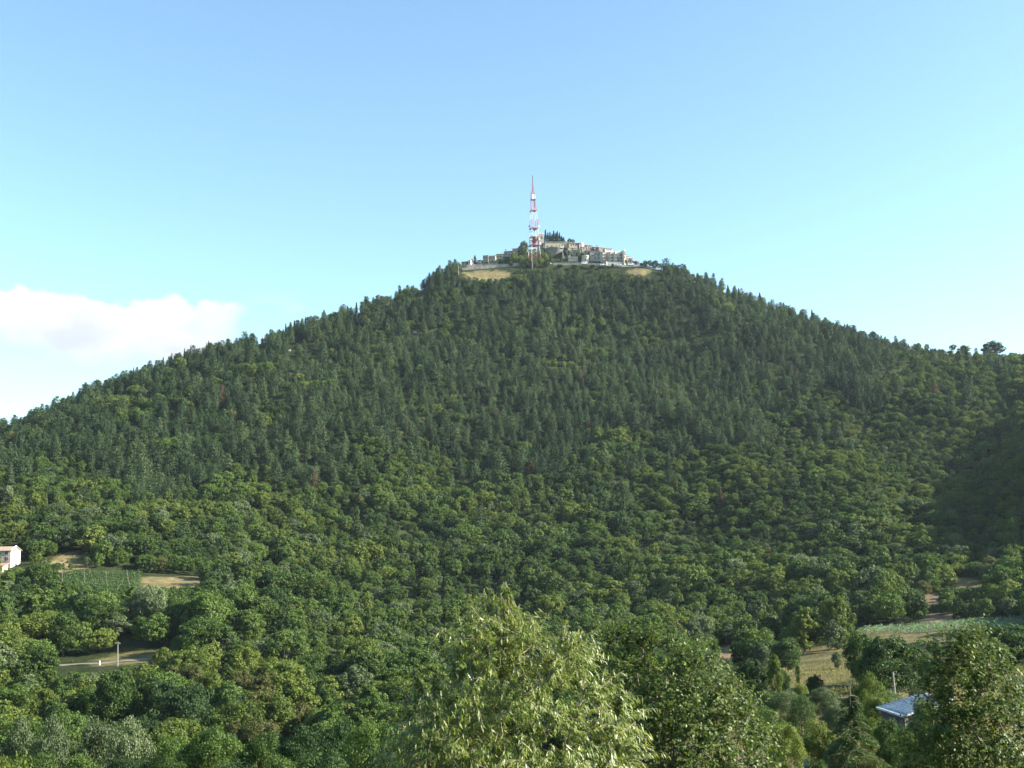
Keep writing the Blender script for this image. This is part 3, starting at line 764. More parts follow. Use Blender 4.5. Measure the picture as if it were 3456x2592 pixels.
mb = MB(); arc = [(-1.0, 0), (1.0, 0)] + [(math.cos(t*math.pi/8)*1.0, 2.0 + math.sin(t*math.pi/8)*1.0) for t in range(9)]
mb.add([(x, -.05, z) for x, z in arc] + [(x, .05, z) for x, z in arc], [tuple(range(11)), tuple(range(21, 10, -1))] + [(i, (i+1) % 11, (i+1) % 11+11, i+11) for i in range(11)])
mb.build('archway', GLASS, ag)  # dark slab on the facade, standing in for the shade inside the opening
house(2148, 2161, 878, 896, 868, 7, 12, 'shed', STONE_L, ROOF_P, [(.5,.5)], 'last small pale house at the right end of the village')
house(2036, 2051, 879, 892, 866, 6, -20, 'gabley', STONE_G, ROOF_R, [], 'little red roofed shed in front of the bright house row', 'roadside_shed', 'shed', None)
# left wing
house(1727, 1752, 833, 868, 886, 9, -8, 'gable', RENDERY, ROOF_B, [(.5,.7)], 'ochre house at the top of the left wing beside the dark tree', 'stone_house')
house(1750, 1782, 836, 868, 888, 9, -5, 'gable', STONE_W, ROOF_B, [(.3,.7),(.7,.7)], 'house half behind the dark tree left of the radio mast')
house(1698, 1730, 843, 872, 884, 8, -10, 'gable', STONE_G, ROOF_B, [(.3,.6),(.7,.5)], 'grey house with chimney midway along the left wing', chim=.2)
house(1672, 1700, 852, 878, 882, 8, -10, 'gable', STONE_G, ROOF_B, [(.3,.6),(.7,.5)], 'grey house downhill of the chimney house in the left wing')
house(1650, 1676, 858, 886, 880, 8, -12, 'gable', STONE_W, ROOF_R, [(.2,.7),(.6,.7),(.4,.35)], 'reddish roofed house in the middle of the left wing')
house(1626, 1652, 857, 888, 880, 8, -14, 'gable', STONE_G, ROOF_R, [(.3,.7),(.7,.7),(.5,.35)], 'mauve roofed stone house, tallest at the lower end of the left wing')
house(1608, 1626, 874, 890, 880, 6, -14, 'shed', STONE_G, ROOF_B, [], 'low stone outbuilding right of the lone round cypress')
house(1577, 1592, 874, 892, 878, 7, -15, 'gable', PLASTER, ROOF_P, [(.55,.5)], 'small white house with one dark window left of the round cypress')
house(1588, 1600, 870, 888, 881, 6, -15, 'gable', STONE_L, ROOF_P, [(.5,.5)], 'little pale house behind the small white house on the left')
house(1553, 1578, 878, 898, 880, 8, -15, 'gable', STONE_G, ROOF_B, [(.4,.5)], 'grey house at the far left end of the village')
house(1410, 1440, 975, 991, 847, 7, -12, 'gable', STONE_W, ROOF_O, [(.5,.5)], 'small orange roofed house among pines on the left shoulder', group=None)
house(876, 906, 1138, 1160, 800, 8, -10, 'gable', STONE_W, ROOF_O, [(.4,.6)], 'red roofed villa on the left ridge among cypresses', group=None)
house(1000, 1024, 1154, 1172, 770, 7, -10, 'gable', PLASTER, ROOF_P, [(.5,.5)], 'pink roofed villa just below the cypress row on the left ridge', group=None)
house(971, 980, 1177, 1192, 758, 5, -10, 'gabley', PLASTER, ROOF_P, [], 'tiny white gabled hut below the pink roofed villa', group=None)
# round bastion tower, curved grey bastion, buttress and walls
def lathe(name, prof, mat, loc, n=24, parent=None, label=None, cat_=None, a0=0, a1=6.28319):
    vs = []; fs = []; m = len(prof); full = abs(a1-a0-6.28319) < .01; cnt = n if full else n+1
    for k in range(cnt):
        a = a0 + (a1-a0)*k/n
        for rr_, z in prof: vs.append((rr_*math.cos(a), rr_*math.sin(a), z))
    for k in range(n):
        q = (k+1) % cnt
        for i in range(m-1): fs.append((k*m+i, q*m+i, q*m+i+1, k*m+i+1))
    mb = MB(); mb.add(vs, fs); o = mb.build(name, mat, parent, True); o.location = loc
    return tag(o, label, cat_)
p = P(1977, 884, 871)
rt = empty('round_tower', p, 0, 'squat round stone tower at the foot of the village, sunlit on its right', 'tower')
lathe('wall', [(3.25,-3),(3.1,5.2),(3.2,5.25),(3.2,5.7),(2.7,5.7),(2.7,5.1),(.01,5.1)], STONE_L, (0,3,0), 28, rt)
mb = MB(); mb.box(-.5, .5, -.22, .1, 1.2, 2.6); mb.build('window', GLASS, rt)
p = P(1872, 884, 884)
h_ = P(1872, 834, 884).z - p.z
o = lathe('bastion', [(8.6,-4),(7.6,h_-.6),(7.9,h_-.55),(7.9,h_),(7.2,h_),(7.2,h_-.8),(.01,h_-.8)], STONE_G, p + Vector((0,6,0)), 36, None, 'tall curved grey stone bastion below the long ochre building', 'bastion')
mb = MB(); b0 = P(1902, 884, 876)
hb = P(1902, 846, 876).z - b0.z
mb.add([(-.6,0,-3),(2.6,0,-3),(-.6,0,hb),(-.6,3,-3),(2.6,3,-3),(-.6,3,hb)], [(0,1,2),(5,4,3),(0,2,5,3),(1,4,5,2),(0,3,4,1)])
o = mb.build('buttress', STONE_L); o.location = b0; tag(o, 'pale triangular stone buttress right of the grey bastion', 'buttress')
def wall_line(name, pts, ht, th, mat, label, cat_='wall', sink=2.5, cope=None):
    """wall along photo points (x, y of its foot, distance)"""
    W = [P(x, y, r) for x, y, r in pts]; mb = MB(); org = W[0].copy()
    for A, B in zip(W[:-1], W[1:]):
        d = (B-A); d.z = 0; d.normalize(); s = Vector((-d.y, d.x, 0))*th; A_, B_ = A-org, B-org
        vs = [A_-Vector((0,0,sink)), B_-Vector((0,0,sink)), B_+s-Vector((0,0,sink)), A_+s-Vector((0,0,sink)), A_+Vector((0,0,ht)), B_+Vector((0,0,ht)), B_+s+Vector((0,0,ht)), A_+s+Vector((0,0,ht))]
        mb.add(vs, [(0,3,2,1),(4,5,6,7),(0,1,5,4),(1,2,6,5),(2,3,7,6),(3,0,4,7)])
    o = mb.build(name, mat); o.location = org
    return tag(o, label, cat_)
wall_line('road_wall', [(1866,891,866),(1920,890,866),(1975,890,866),(2036,893,866)], .9, .6, STONE_G, 'long pale road wall below the bastion and round tower')
wall_line('low_wall', [(2051,896,865),(2075,897,865),(2100,898,865)], 3.2, .6, STONE_L, 'pale terrace wall below the bright house row')
wall_line('court_wall', [(1918,884,872),(1951,884,872)], 4.6, .5, STONE_G, 'grey court wall left of the round tower')
wall_line('parapet', [(2100,899,866),(2165,899,866),(2200,906,866),(2228,915,867)], 1.3, .4, PLASTER, 'white road parapet above the right dry field')
wall_line('retaining_wall', [(1560,912,864),(1600,906,864),(1660,902,864),(1720,897,864),(1758,893,864)], 1.9, .5, STONE_G, 'long grey retaining wall above the left dry field')
wall_line('garden_wall', [(1575,900,870),(1620,897,870),(1680,893,870),(1725,889,870)], 1.6, .5, STONE_G, 'grey garden wall behind the retaining wall of the left wing')
mb = MB(); mb.box(-1.4, 1.4, -1, 1, 0, 1.5); mb.box(-1.6, 1.6, -1.2, 1.2, 1.5, 1.7); mb.box(-1.2, -.3, -1.05, -1, 0, 1.2)
o = mb.build('tool_shed', RUST); o.location = P(1592, 923, 860) - Vector((0,0,.3)); tag(o, 'dark rusty tool shed in the left dry field', 'shed')
# parked vans and cars along the village road
def vehicle(loc, rz, L_, H_, label, kind, mat):
    rt = empty('parked_' + kind, loc, rz, label, kind, 'white vehicles parked below the village')
    mb = MB(); hw = .85
    prof = [(-L_/2,.35),(L_/2,.35),(L_/2,H_*.55),(L_/2-.5,H_*.62),(L_/2-1.2,H_),(-L_/2+.3,H_),(-L_/2,H_*.7)]
    n = len(prof); mb.add([(x,-hw,z) for x,z in prof]+[(x,hw,z) for x,z in prof], [tuple(range(n)), tuple(range(2*n-1,n-1,-1))]+[(i,i+n,(i+1)%n+n,(i+1)%n) for i in range(n)])
    mb.build('body', mat, rt)
    mb = MB(); mb.box(-L_/2+.5, L_/2-1.5, -hw-.02, hw+.02, H_*.62, H_*.9); mb.build('side_windows', GLASS, rt)
    for sx in (-1, 1):
        for sy in (-1, 1):
            m2 = MB(); m2.tube([(sx*L_*.32, sy*(hw-.1), .33),(sx*L_*.32, sy*(hw+.06), .33)], .33, 12); m2.build('wheel', DARKM, rt)
for x, y, L_, H_, kd, lb in [(1973,892,4.8,2.1,'van','white van in front of the round tower'), (2034,897,4.2,1.6,'car','white car left of the little red roofed shed'),
        (2058,898,4.2,1.6,'car','white car at the right of the little red roofed shed'), (2080,898,4.2,1.6,'car','white car below the narrow flat topped house'),
        (2091,898,4.2,1.6,'car','white car below the house row, left of the house tower'), (2130,896,5,2.1,'van','white van beside the gatehouse'),
        (1855,893,3.8,1.5,'car','white car at the left end of the pale road wall'), (2222,912,4.2,1.8,'car','white car at the far end of the white parapet')]:
    q = P(x, y, 863.5); q.z = max(q.z, hz(q.x, q.y)+.05); vehicle(q, .05, L_, H_, lb, kd, CARW)

# ------------------------------------------------------------------ radio mast
def mast():
    r = 868.0; B = P(1804, 884, r); B.z = min(B.z, hz(B.x, B.y)+1); rt = empty('radio_mast', B, .35, 'tall red and white lattice radio mast with dishes beside the bell tower', 'radio mast')
    Zy = lambda y: P(1800, y, r).z - B.z
    s = r/FPX
    ys = [886, 860, 830, 797, 772, 742, 712, 675, 653]; hw = [21, 18.5, 16, 14.2, 13, 11.5, 10, 7.6, 6.0]
    zs = [Zy(y) for y in ys]; hw = [h*s*.86 for h in hw]
    bands = [RED, WHITE, RED, WHITE, RED, WHITE, RED, WHITE]
    for sx in (-1, 1):
        for sy in (-1, 1):
            mb = MB()
            for k in range(8):
                mb.cur = 0 if bands[k] is RED else 1
                ra = .23 - .012*k
                mb.tube([(sx*hw[k], sy*hw[k], zs[k]), (sx*hw[k+1], sy*hw[k+1], zs[k+1])], [ra, ra-.02], 6)
            mb.build('leg', [RED, WHITE], rt)
    for k in range(8):
        n = 2 if k < 6 else 3
        mb = MB(); t_ = .036
        for j in range(n):
            f0, f1 = j/n, (j+1)/n
            za, zb = zs[k]+(zs[k+1]-zs[k])*f0, zs[k]+(zs[k+1]-zs[k])*f1
            wa, wb = hw[k]+(hw[k+1]-hw[k])*f0, hw[k]+(hw[k+1]-hw[k])*f1
            c = [(-1,-1),(1,-1),(1,1),(-1,1)]
            for i in range(4):
                a, b = c[i], c[(i+1) % 4]
                mb.tube([(a[0]*wa,a[1]*wa,za),(b[0]*wb,b[1]*wb,zb)], t_, 4); mb.tube([(b[0]*wa,b[1]*wa,za),(a[0]*wb,a[1]*wb,zb)], t_, 4)
                mb.tube([(a[0]*wb,a[1]*wb,zb),(b[0]*wb,b[1]*wb,zb)], t_, 4)
        mb.build('bracing', bands[k], rt)
    for y, e in ((830, .7), (772, .55), (712, .5), (675, .35), (653, .3)):
        z = Zy(y); w_ = float(np.interp(-y, [-v for v in ys], hw)) + e; mb = MB()
        mb.box(-w_, w_, -w_, w_, z, z+.14)
        for a in (-w_, w_):
            mb.box(-w_, w_, a-.05, a+.05, z+.9, z+1.0); mb.box(a-.05, a+.05, -w_, w_, z+.9, z+1.0)
        mb.build('platform', RED if y != 675 else DARKM, rt)
    # dark drum of equipment and cabling low on the mast
    mb = MB(); z0, z1 = Zy(822), Zy(801)
    mb.tube([(0,0,z0-2),(0,0,z0+1.5),(0,0,z0+3.0),(0,0,z1)], [.5,2.0,2.9,2.9], 14)
    for a in range(8):
        x, y = 2.95*math.cos(a*.785), 2.95*math.sin(a*.785); mb.box(x-.3, x+.3, y-.3, y+.3, z0+3, z1+.5)
    mb.build('equipment_drum', DARKM, rt)
    mb = MB()
    for a in range(12):
        x, y = 3.2*math.cos(a*.5236), 3.2*math.sin(a*.5236); mb.box(x-.09, x+.09, y-.09, y+.09, z1-.3, z1+1.2)
    mb.tube([(3.2*math.cos(a*.5236), 3.2*math.sin(a*.5236), z1+1.1) for a in range(13)], .12, 4)
    mb.build('railing', WHITE, rt)
    def dish(x, y, z, rad, ang, mat):
        prof = [(.01,0),(rad*.5,.06*rad),(rad*.85,.2*rad),(rad,.34*rad),(rad,.5*rad),(rad*.96,.5*rad),(rad*.8,.3*rad),(.01,.1*rad)]
        o = lathe('dish', prof, mat, (x, y, z), 18, rt); o.rotation_euler = (math.pi/2, 0, ang)
    dish(-1.0, -3.4, Zy(782), .85, 0, DARKM); dish(3.8, -1.5, Zy(764), .95, .9, WHITE); dish(-4.2, -1.5, Zy(767), .8, -1.0, STONE_G)
    dish(4.4, -2.2, Zy(823), .9, .5, WHITE); dish(-4.4, -2.2, Zy(822), .9, -.6, WHITE); dish(3.6, -2.6, Zy(808), .8, .2, WHITE); dish(-3.3, -2.8, Zy(812), .8, -.2, WHITE)
    dish(-2.6, -2.0, Zy(666), .5, -.6, STONE_L); dish(2.9, -1.8, Zy(703), .55, .6, RED)
    for nm, x, y, y0, y1, m_ in (('panel_antenna', 3.9, -.5, 757, 738, RED), ('panel_antenna', .3, -2.2, 703, 681, DARKM), ('panel_antenna', 1.0, -2.1, 700, 684, RED)):
        mb = MB(); mb.box(x-.28, x+.28, y-.2, y+.2, Zy(y0), Zy(y1)); mb.box(x-.6, x-.28, y-.05, y+.05, Zy(y0)+.8, Zy(y0)+.95); mb.build(nm, m_, rt)
    mb = MB(); mb.box(-.95, .95, -.95, .95, Zy(673), Zy(655)); mb.build('panel_box', WHITE, rt)
    mb = MB(); ztop, z1, z2 = Zy(592), Zy(614), Zy(653)
    h1 = .55
    for sx in (-1, 1):
        for sy in (-1, 1): mb.tube([(sx*h1, sy*h1, z2),(sx*.28, sy*.28, z1)], .13, 4)
    for k in range(9):
        f = k/9; z = z2+(z1-z2)*f; w_ = h1+(.28-h1)*f
        mb.box(-w_-.25, w_+.25, -w_-.25, w_+.25, z+.3, z+.5)
    mb.build('antenna_array', surf('faded_red_paint', [(.45,.11,.14),(.52,.17,.20)], 1, .6), rt)
    mb = MB(); mb.tube([(0,0,z1-.2),(0,0,ztop)], .16, 6); mb.tube([(0,0,z1),(0,0,ztop-1)], .30, 8); mb.box(-.35,.35,-.35,.35,ztop-.5,ztop-.25)
    mb.build('top_antenna', DARKM, rt)
mast()

# ------------------------------------------------------------------ placing single trees by where they stand
FINE = {}
_fs = [broad_crown(500, 8, 3.0, 70, 330, .115, .1), broad_crown(501, 8, 2.6, 60, 330, .115, .06), broad_crown(502, 8, 3.5, 80, 330, .12, .15), broad_crown(503, 8, 3.2, 60, 300, .12, .0)]
def fine(k, p):
    if (k, p) not in FINE: FINE[(k, p)] = np_mesh('crown', _fs[k][0], _fs[k][1], PAL[p])
    return FINE[(k, p)]
def put(kind, x, yt, r, wpx, label, cat_='tree', pal='green', k=0, group=None, yb=None, name=None, rz=None):
    """a tree whose top shows at photo (x, yt), standing at distance r on the ground (or with its foot seen at yb)"""
    g = on_ground(x, r, yt) if yb is None else P(x, yb, r)
    zt = P(x, yt, r).z; h = max(.6, zt - g.z); w = wpx*r/FPX/2
    rz = random.random()*6.28 if rz is None else rz
    if kind == 'broad':
        o = empty(name or ('shrub' if cat_ == 'shrub' else 'broadleaf_tree'), g - Vector((0,0,.15)), rz, label, cat_, group)
        if r < 125: me = fine(k % 4, pal)
        elif r < 500: me = NEARB[pal][k % 5]
        else: me = FARB[pal][k % 5]
        c = link('crown', me, o); t = link('trunk', TRUNK[k % 3], o); 
        co = np.empty(len(me.vertices)*3, np.float32); me.vertices.foreach_get('co', co); co = co.reshape(-1, 3)
        sx = w/float(np.quantile(np.hypot(co[:, 0], co[:, 1]), .985)); o.scale = (sx, sx, h/float(np.quantile(co[:, 2], .999)))
    else:
        me = {'pine': PINEM[k % 6], 'cypress': CYPM[k % 3]}[kind]; br = [2.6,2.3,3.0,2.5,3.2,2.1][k % 6] if kind == 'pine' else [.75,.9,.65][k % 3]
        o = link(name or kind + '_tree', me); o.location = g; o.rotation_euler = (0, 0, rz); o.scale = (w/br, w/br, h/(9 if kind == 'pine' else 8))
        tag(o, label, cat_, group)
    return o
CG = 'cypresses on the skyline'
for i, (x, yt, w_, d) in enumerate([(1842,776,11,'tallest pointed'),(1850,785,11,'pointed'),(1857,783,9,'slender'),(1864,789,10,'low'),(1870,779,12,'round headed'),(1877,786,9,'pale green'),(1882,781,11,'leaning'),(1889,785,10,'dark pointed'),(1896,797,12,'bushy'),(1903,801,11,'rightmost bushy')]):
    put('cypress', x, yt, 910+(i % 3)*2, w_+2, '%s cypress %s in the dark grove behind the long ochre building' % (d, ['at the left end', 'second from left', 'third from left', 'fourth from left', 'left of the middle', 'right of the middle', 'fourth from right', 'third from right', 'second from right', 'at the right end'][i]), 'cypress', k=i, group='cypress grove beside the bell tower', yb=832)
put('broad', 1922, 803, 905, 16, 'dark tree behind the brown roofed house right of the cypress grove', pal='dark', k=3, yb=826)
put('broad', 1934, 806, 905, 15, 'second dark round tree behind the brown roofed houses on the skyline', pal='dark', k=1, yb=826)
put('broad', 1768, 812, 884, 32, 'big dark round tree directly left of the radio mast', pal='dark', k=4, yb=862)
put('broad', 1755, 829, 882, 18, 'smaller dark tree at the left foot of the big round one', pal='dark', k=0, yb=862)
put('cypress', 1603, 862, 872, 13, 'lone stout round-topped cypress in the left wing of the village', 'cypress', k=1, yb=890)
put('cypress', 1857, 862, 866, 9, 'small dark cypress in front of the grey bastion', 'cypress', k=2, yb=886)
for i, (x, yt, yb, w_, r, pl, k, lb) in enumerate([
  (1532,888,924,26,862,'dark',1,'dark round tree left of the pale pole at the left end of the village'),(1550,884,915,22,860,'yellow',3,'yellow-green tree behind the pale pole by the village'),
  (1565,893,915,14,866,'green',0,'small tree right of the pale pole by the village'),
  (1640,884,897,18,872,'dark',3,'low dark hedge bush in front of the mauve roofed house'),(1665,884,897,16,872,'green',2,'low green bush before the middle of the left wing'),
  (1690,874,898,20,870,'green',0,'green tree below the grey chimney house'),(1712,864,900,26,868,'dark',2,'dark broad tree downhill of the chimney house'),
  (1738,850,900,30,866,'yellow',4,'tall pale green tree in front of the ochre house'),(1725,872,902,22,864,'green',1,'green tree at the right end of the grey retaining wall'),
  (1760,862,904,28,864,'green',0,'mid green tree left of the mast foot'),(1782,868,904,26,862,'dark',3,'dark tree just left of the mast foot'),
  (1806,874,906,24,860,'green',1,'green tree in front of the mast foot'),(1828,838,896,24,872,'green',4,'tall green tree right of the mast below the bell tower'),
  (1842,852,898,22,868,'yellow',0,'yellow-green tree between mast and grey bastion'),(1826,868,902,26,862,'yellow',2,'bright green tree low at the right of the mast'),
  (1848,874,900,22,862,'green',3,'green tree at the left end of the pale road wall'),
  (1921,842,866,12,876,'green',1,'small green tree between the bastion and the pale roofed house'),(1953,848,872,20,874,'green',0,'bright green tree above the court wall'),
  (1965,852,880,18,875,'dark',2,'dark tree directly left of the round tower'),(1895,866,886,10,872,'dark',1,'dark bush at the buttress of the bastion'),
  (2004,838,862,22,876,'dark',3,'dark tree above and right of the round tower'),(2112,876,892,9,864,'dark',2,'small dark tree below the house tower'),
  (2178,878,900,20,864,'green',4,'umbrella shaped tree, left one beyond the village end'),(2194,876,902,20,864,'green',1,'umbrella shaped tree, middle one beyond the village end'),
  (2166,886,898,13,864,'dark',0,'small dark tree right beside the last village house'),(2212,878,912,30,866,'dark',2,'largest dark tree above the right end of the white parapet'),
  (2232,888,922,26,866,'dark',3,'dark tree at the right end of the white parapet'),
  (2068,888,902,14,861,'dark',3,'dark bush in front of the pale terrace wall'),(2000,893,904,22,860,'dark',2,'dark scrub below the pale road wall right of the van'),(1940,893,904,26,860,'green',0,'scrub below the pale road wall left of the van'),(1890,892,905,26,860,'dark',4,'scrub below the left part of the pale road wall'),
  (1970,896,906,22,860,'yellow',1,'yellowish scrub under the white van'),(2030,898,908,22,860,'dark',0,'dark scrub under the little red roofed shed')]):
    put('broad', x, yt, r, w_, lb, pal=pl, k=k, yb=yb, group='trees among the village houses', cat_='tree' if yb-yt > 15 else 'shrub')
for i, (x, yt, w_) in enumerate([(1484,895,30),(1474,905,22),(1496,906,22),(1512,903,20),(1463,920,22),(1445,930,26),(1428,944,28)]):
    put('pine', x, yt, 845, w_, ['tallest ragged pine on the left shoulder below the village', 'ragged pine left of the tallest one on the shoulder', 'ragged pine right of the tallest one on the shoulder', 'pointed pine nearest the pale pole on the shoulder', 'dark pine second downhill on the left shoulder', 'bushy pine third downhill on the left shoulder', 'bushy pine farthest downhill of the shoulder group'][i], 'pine tree', k=i, group='pines on the left shoulder')
for i, (x, yt, h_) in enumerate([(407,1264,30),(450,1240,30),(488,1234,24),(550,1205,34),(574,1200,28),(579,1192,34),(622,1176,34),(630,1180,28),(643,1165,40),(697,1158,32),(703,1150,36),(728,1156,26),(796,1152,24),(885,1139,22),(946,1119,44),(955,1111,46),(964,1092,52),(993,1082,40),(1016,1085,36),(1031,1070,42),(1048,1079,36),(1059,1066,38),(1015,1116,46),(1034,1113,42),(1203,1021,30),(2458,962,26),(2495,973,26),(2566,987,26),(2742,1045,24)]):
    a, _ = ray(x, yt); rid = float(np.interp(float(a), _rows[10][0], _rows[10][1])) - (4 if i not in (14,15,22,23) else 22)
    pos = 'far down the left ridge' if x < 500 else 'above the cloud bank on the left ridge' if x < 740 else 'beside the red roofed villa' if x < 960 else 'in the tall row right of the villas' if x < 1100 else 'on the upper left ridge' if x < 1300 else 'on the right skyline'
    d = ['single thin', 'thin dark', 'short', 'tall needle-like', 'slim', 'pointed', 'slender', 'low', 'straight', 'narrow'][i % 10]
    if i in (14, 15): d = ['reddish', 'rust tinged'][i-14]
    put('cypress', x, yt, rid, 8 if i < 14 else 11, '%s cypress %s%s' % (d, pos, ' lower on the slope' if i in (22,23) else ''), 'cypress', k=i, group=CG, yb=yt+h_+14)
for x, yt, w_, k, pl, lb in [(3350,1143,74,4,'dark','large solitary round oak on the right ridge'),(3217,1153,24,1,'dark','small dark tree left of the rounded pale bush on the right ridge'),(3256,1157,36,2,'green','rounded pale green bush on the right ridge'),
     (3095,1150,30,0,'green','round tree on the right ridge left of the bare track'),(3128,1152,18,3,'dark','small dark tree by the bare track on the right ridge'),(3420,1182,40,2,'dark','low dark bush right of the solitary oak'),
     (2862,1092,22,1,'dark','tree at the start of the bare right ridge'),(2946,1110,26,4,'dark','dark tree above the ochre bank on the right ridge'),(2905,1108,24,2,'green','low green tree on the ochre bank of the right ridge')]:
    a, _ = ray(x, yt); rid = float(np.interp(float(a), _rows[10][0], _rows[10][1])) - 3
    put('broad', x, yt, rid-2, w_, lb, pal=pl, k=k, group='trees on the right ridge', yb=yt+max(26, w_*.85)*.98).location.z -= 1.6
mb = MB()
rj = random.Random(4)
for k in range(6):
    x, z = rj.uniform(-3, 3), rj.uniform(-.5, .4); s_ = rj.uniform(.5, 1.2)
    mb.add([(x+s_*a*rj.uniform(.7,1.2), s_*b*rj.uniform(.7,1.2), z+s_*c*rj.uniform(.5,.9)) for a, b, c in [(-1,-1,-1),(1,-1,-1),(1,1,-1),(-1,1,-1),(-.7,-.6,1),(.6,-.7,1),(.7,.6,1),(-.6,.7,1)]], [(0,3,2,1),(4,5,6,7),(0,1,5,4),(1,2,6,5),(2,3,7,6),(3,0,4,7)])
g = ground_at(1408, 1125); o = mb.build('rock_outcrop', STONE_G); o.location = g; tag(o, 'pale rock outcrop showing between pines on the upper slope', 'rock')

# ------------------------------------------------------------------ poles
def pole(x, yt, yb, r, rad, label, arm=True, lean=0.0, mat=CONC, lamp=False):
    b = P(x, yb, r); h = P(x, yt, r).z - b.z
    g = hz(b.x, b.y); b.z = min(b.z, g); h = P(x, yt, r).z - b.z
    rt = empty('utility_pole', b, random.uniform(-.5, .5), label, 'utility pole', 'utility poles'); rt.rotation_euler[1] = lean
    mb = MB(); mb.tube([(0,0,-.5),(0,0,h*.5),(0,0,h)], [rad*1.25, rad, rad*.75], 10); mb.build('shaft', mat, rt)
    if arm:
        mb = MB(); mb.box(-.7, .7, -.05, .05, h-.5, h-.4)
        mb.build('crossarm', WOOD, rt)
        for s in (-.6, 0, .6):
            m2 = MB(); m2.tube([(s,0,h-.40),(s,0,h-.2)], [.05,.035], 6); m2.build('insulator', WHITE, rt)
    return rt, b, h
pole(397, 2166, 2252, 297, .13, 'pale concrete utility pole standing on the lane edge at lower left', lean=-.03)
pole(1549, 896, 945, 852, .32, 'pale pole below the left end of the village', lean=-.05, arm=False)
pole(1205, 1057, 1092, 800, .30, 'pale pole rising from the pines on the upper left slope', arm=False)
pole(1650, 870, 888, 868, .22, 'thin pale lamp post before the left wing houses', arm=False)
pole(1796, 857, 888, 856, .25, 'pale post right in front of the mast foot', arm=False)
rt, pb, ph = pole(3023, 2268, 2345, 125, .10, 'weathered wooden utility pole above the grey sheet roof', lean=-.03, mat=WOOD, arm=False)
mb = MB(); A = Vector((pb.x, pb.y, pb.z+ph-.25)); Bq = P(3700, 2250, 150)
mb.tube([A.lerp(Bq, t/16) - Vector((0,0,1.2*math.sin(math.pi*t/16))) for t in range(17)], .012, 5)
tag(mb.build('power_cable', DARKM), 'thin cable running right from the wooden utility pole', 'cable')

# ------------------------------------------------------------------ farmhouse at the left edge
fh = house(-92, 52, 1845, 1903, 432, 8.0, -24, 'gable', surf('rubble_wall', [(.30,.26,.23),(.42,.38,.34),(.5,.46,.42)], 1.6, .9, bump=.3), ROOF_P, [(.38,.36),(.38,.82),(.62,.36),(.62,.82),(.87,.36),(.87,.82)],
      'two storey farmhouse with pale tiled roof and bright gable at the left edge', 'farmhouse', 'house', None, rh=1.5, sink=3, sidewins=[(.7,.75)])
# thin pale sheet over the right gable, its sunlit brightness put into the colour
wallo = [c for c in fh.children if c.name.startswith('wall')][0]; xs_ = max(v.co.x for v in wallo.data.vertices); H_ = P(0,1843,432).z - P(0,1905,432).z
mb = MB(); mb.add([(xs_+.03,.02,-2),(xs_+.03,7.98,-2),(xs_+.03,7.98,H_-1.5),(xs_+.03,4.0,H_-.05),(xs_+.03,.02,H_-1.5)], [(0,1,2,3,4)]); mb.build('gable_sunlit', PLASTER, fh)
house(-75, 18, 1902, 1922, 424, 5.0, -20, 'shed', STONE_W, ROOF_O, [], 'low annex with orange tiled roof in front of the farmhouse', 'annex', 'outbuilding', None, rh=1.1, sink=3)

# ------------------------------------------------------------------ vineyards
VINE = leaf_mat('vine_leaf', (.042,.082,.024), (.070,.120,.038), (.105,.160,.055))
VINEB = leaf_mat('vine_leaf_blue', (.10,.18,.10), (.15,.25,.15), (.21,.31,.20))
def vine_row(A, B, mat, label, group, seed, h=1.7, dens=16, lw=.8):
    r = np.random.default_rng(seed); Ld = math.hypot(B[0]-A[0], B[1]-A[1]); n = int(Ld*dens)
    t = r.random(n); X = A[0]+(B[0]-A[0])*t; Y = A[1]+(B[1]-A[1])*t
    X = X + r.normal(size=n)*.22*lw; Y = Y + r.normal(size=n)*.22*lw
    G = hgt(X, Y, True); Z = G + .35 + (h-.35)*r.random(n)**.7 + .18*np.sin(t*Ld*2.6+seed)
    C = np.stack([X, Y, Z], -1); org = np.array([A[0], A[1], hz(A[0], A[1])])
    V, F = leaves(C-org, r.normal(size=(n,3)) + [0,-.4,.7], .34, .30, r)
    rt = empty('vine_row', org, 0, label, 'vine row', group)
    link('foliage', np_mesh('vine_foliage', V, F, mat), rt)
    for s in np.arange(0, Ld+.1, 7.0):
        mb = MB()
        x, y = A[0]+(B[0]-A[0])*s/Ld, A[1]+(B[1]-A[1])*s/Ld; z = hz(x, y)
        mb.box(x-org[0]-.07, x-org[0]+.07, y-org[1]-.07, y-org[1]+.07, z-org[2]-.3, z-org[2]+h+.25)
        mb.build('post', WOOD, rt)
for k in range(13):
    r_ = 384 + k*2.7
    a0 = float(ray(322 if k < 4 else 210, 1950)[0]); a1 = float(ray(476, 1950)[0])
    vine_row((r_*math.sin(a0), r_*math.cos(a0)), (r_*math.sin(a1), r_*math.cos(a1)), VINE, ['front', 'second', 'third', 'fourth', 'fifth', 'sixth', 'seventh', 'eighth', 'ninth', 'tenth', 'eleventh', 'second to last', 'rearmost'][k] + ' row of vines in the small terraced vineyard at left', 'vine rows of the left vineyard', 50+k, dens=42, lw=1.5)
ORD = ['first','second','third','fourth','fifth','sixth','seventh','eighth','ninth','tenth','eleventh','twelfth','thirteenth','fourteenth','fifteenth','sixteenth','seventeenth','eighteenth','nineteenth','twentieth','twenty-first','twenty-second']
for k in range(22):
    x = 2895 + k*30; a = float(ray(x, 2130)[0]); rn = 314 - 1.1*k; X0, Y0 = rn*math.sin(a), rn*math.cos(a)
    Ld = 13 + .9*k; an = a + .30 + .012*k
    vine_row((X0, Y0), (X0+Ld*math.sin(an), Y0+Ld*math.cos(an)), VINEB, ORD[k] + ' vine row from the left in the pale green vineyard at right', 'vine rows of the right vineyard', 80+k, h=1.5, dens=15, lw=.4)

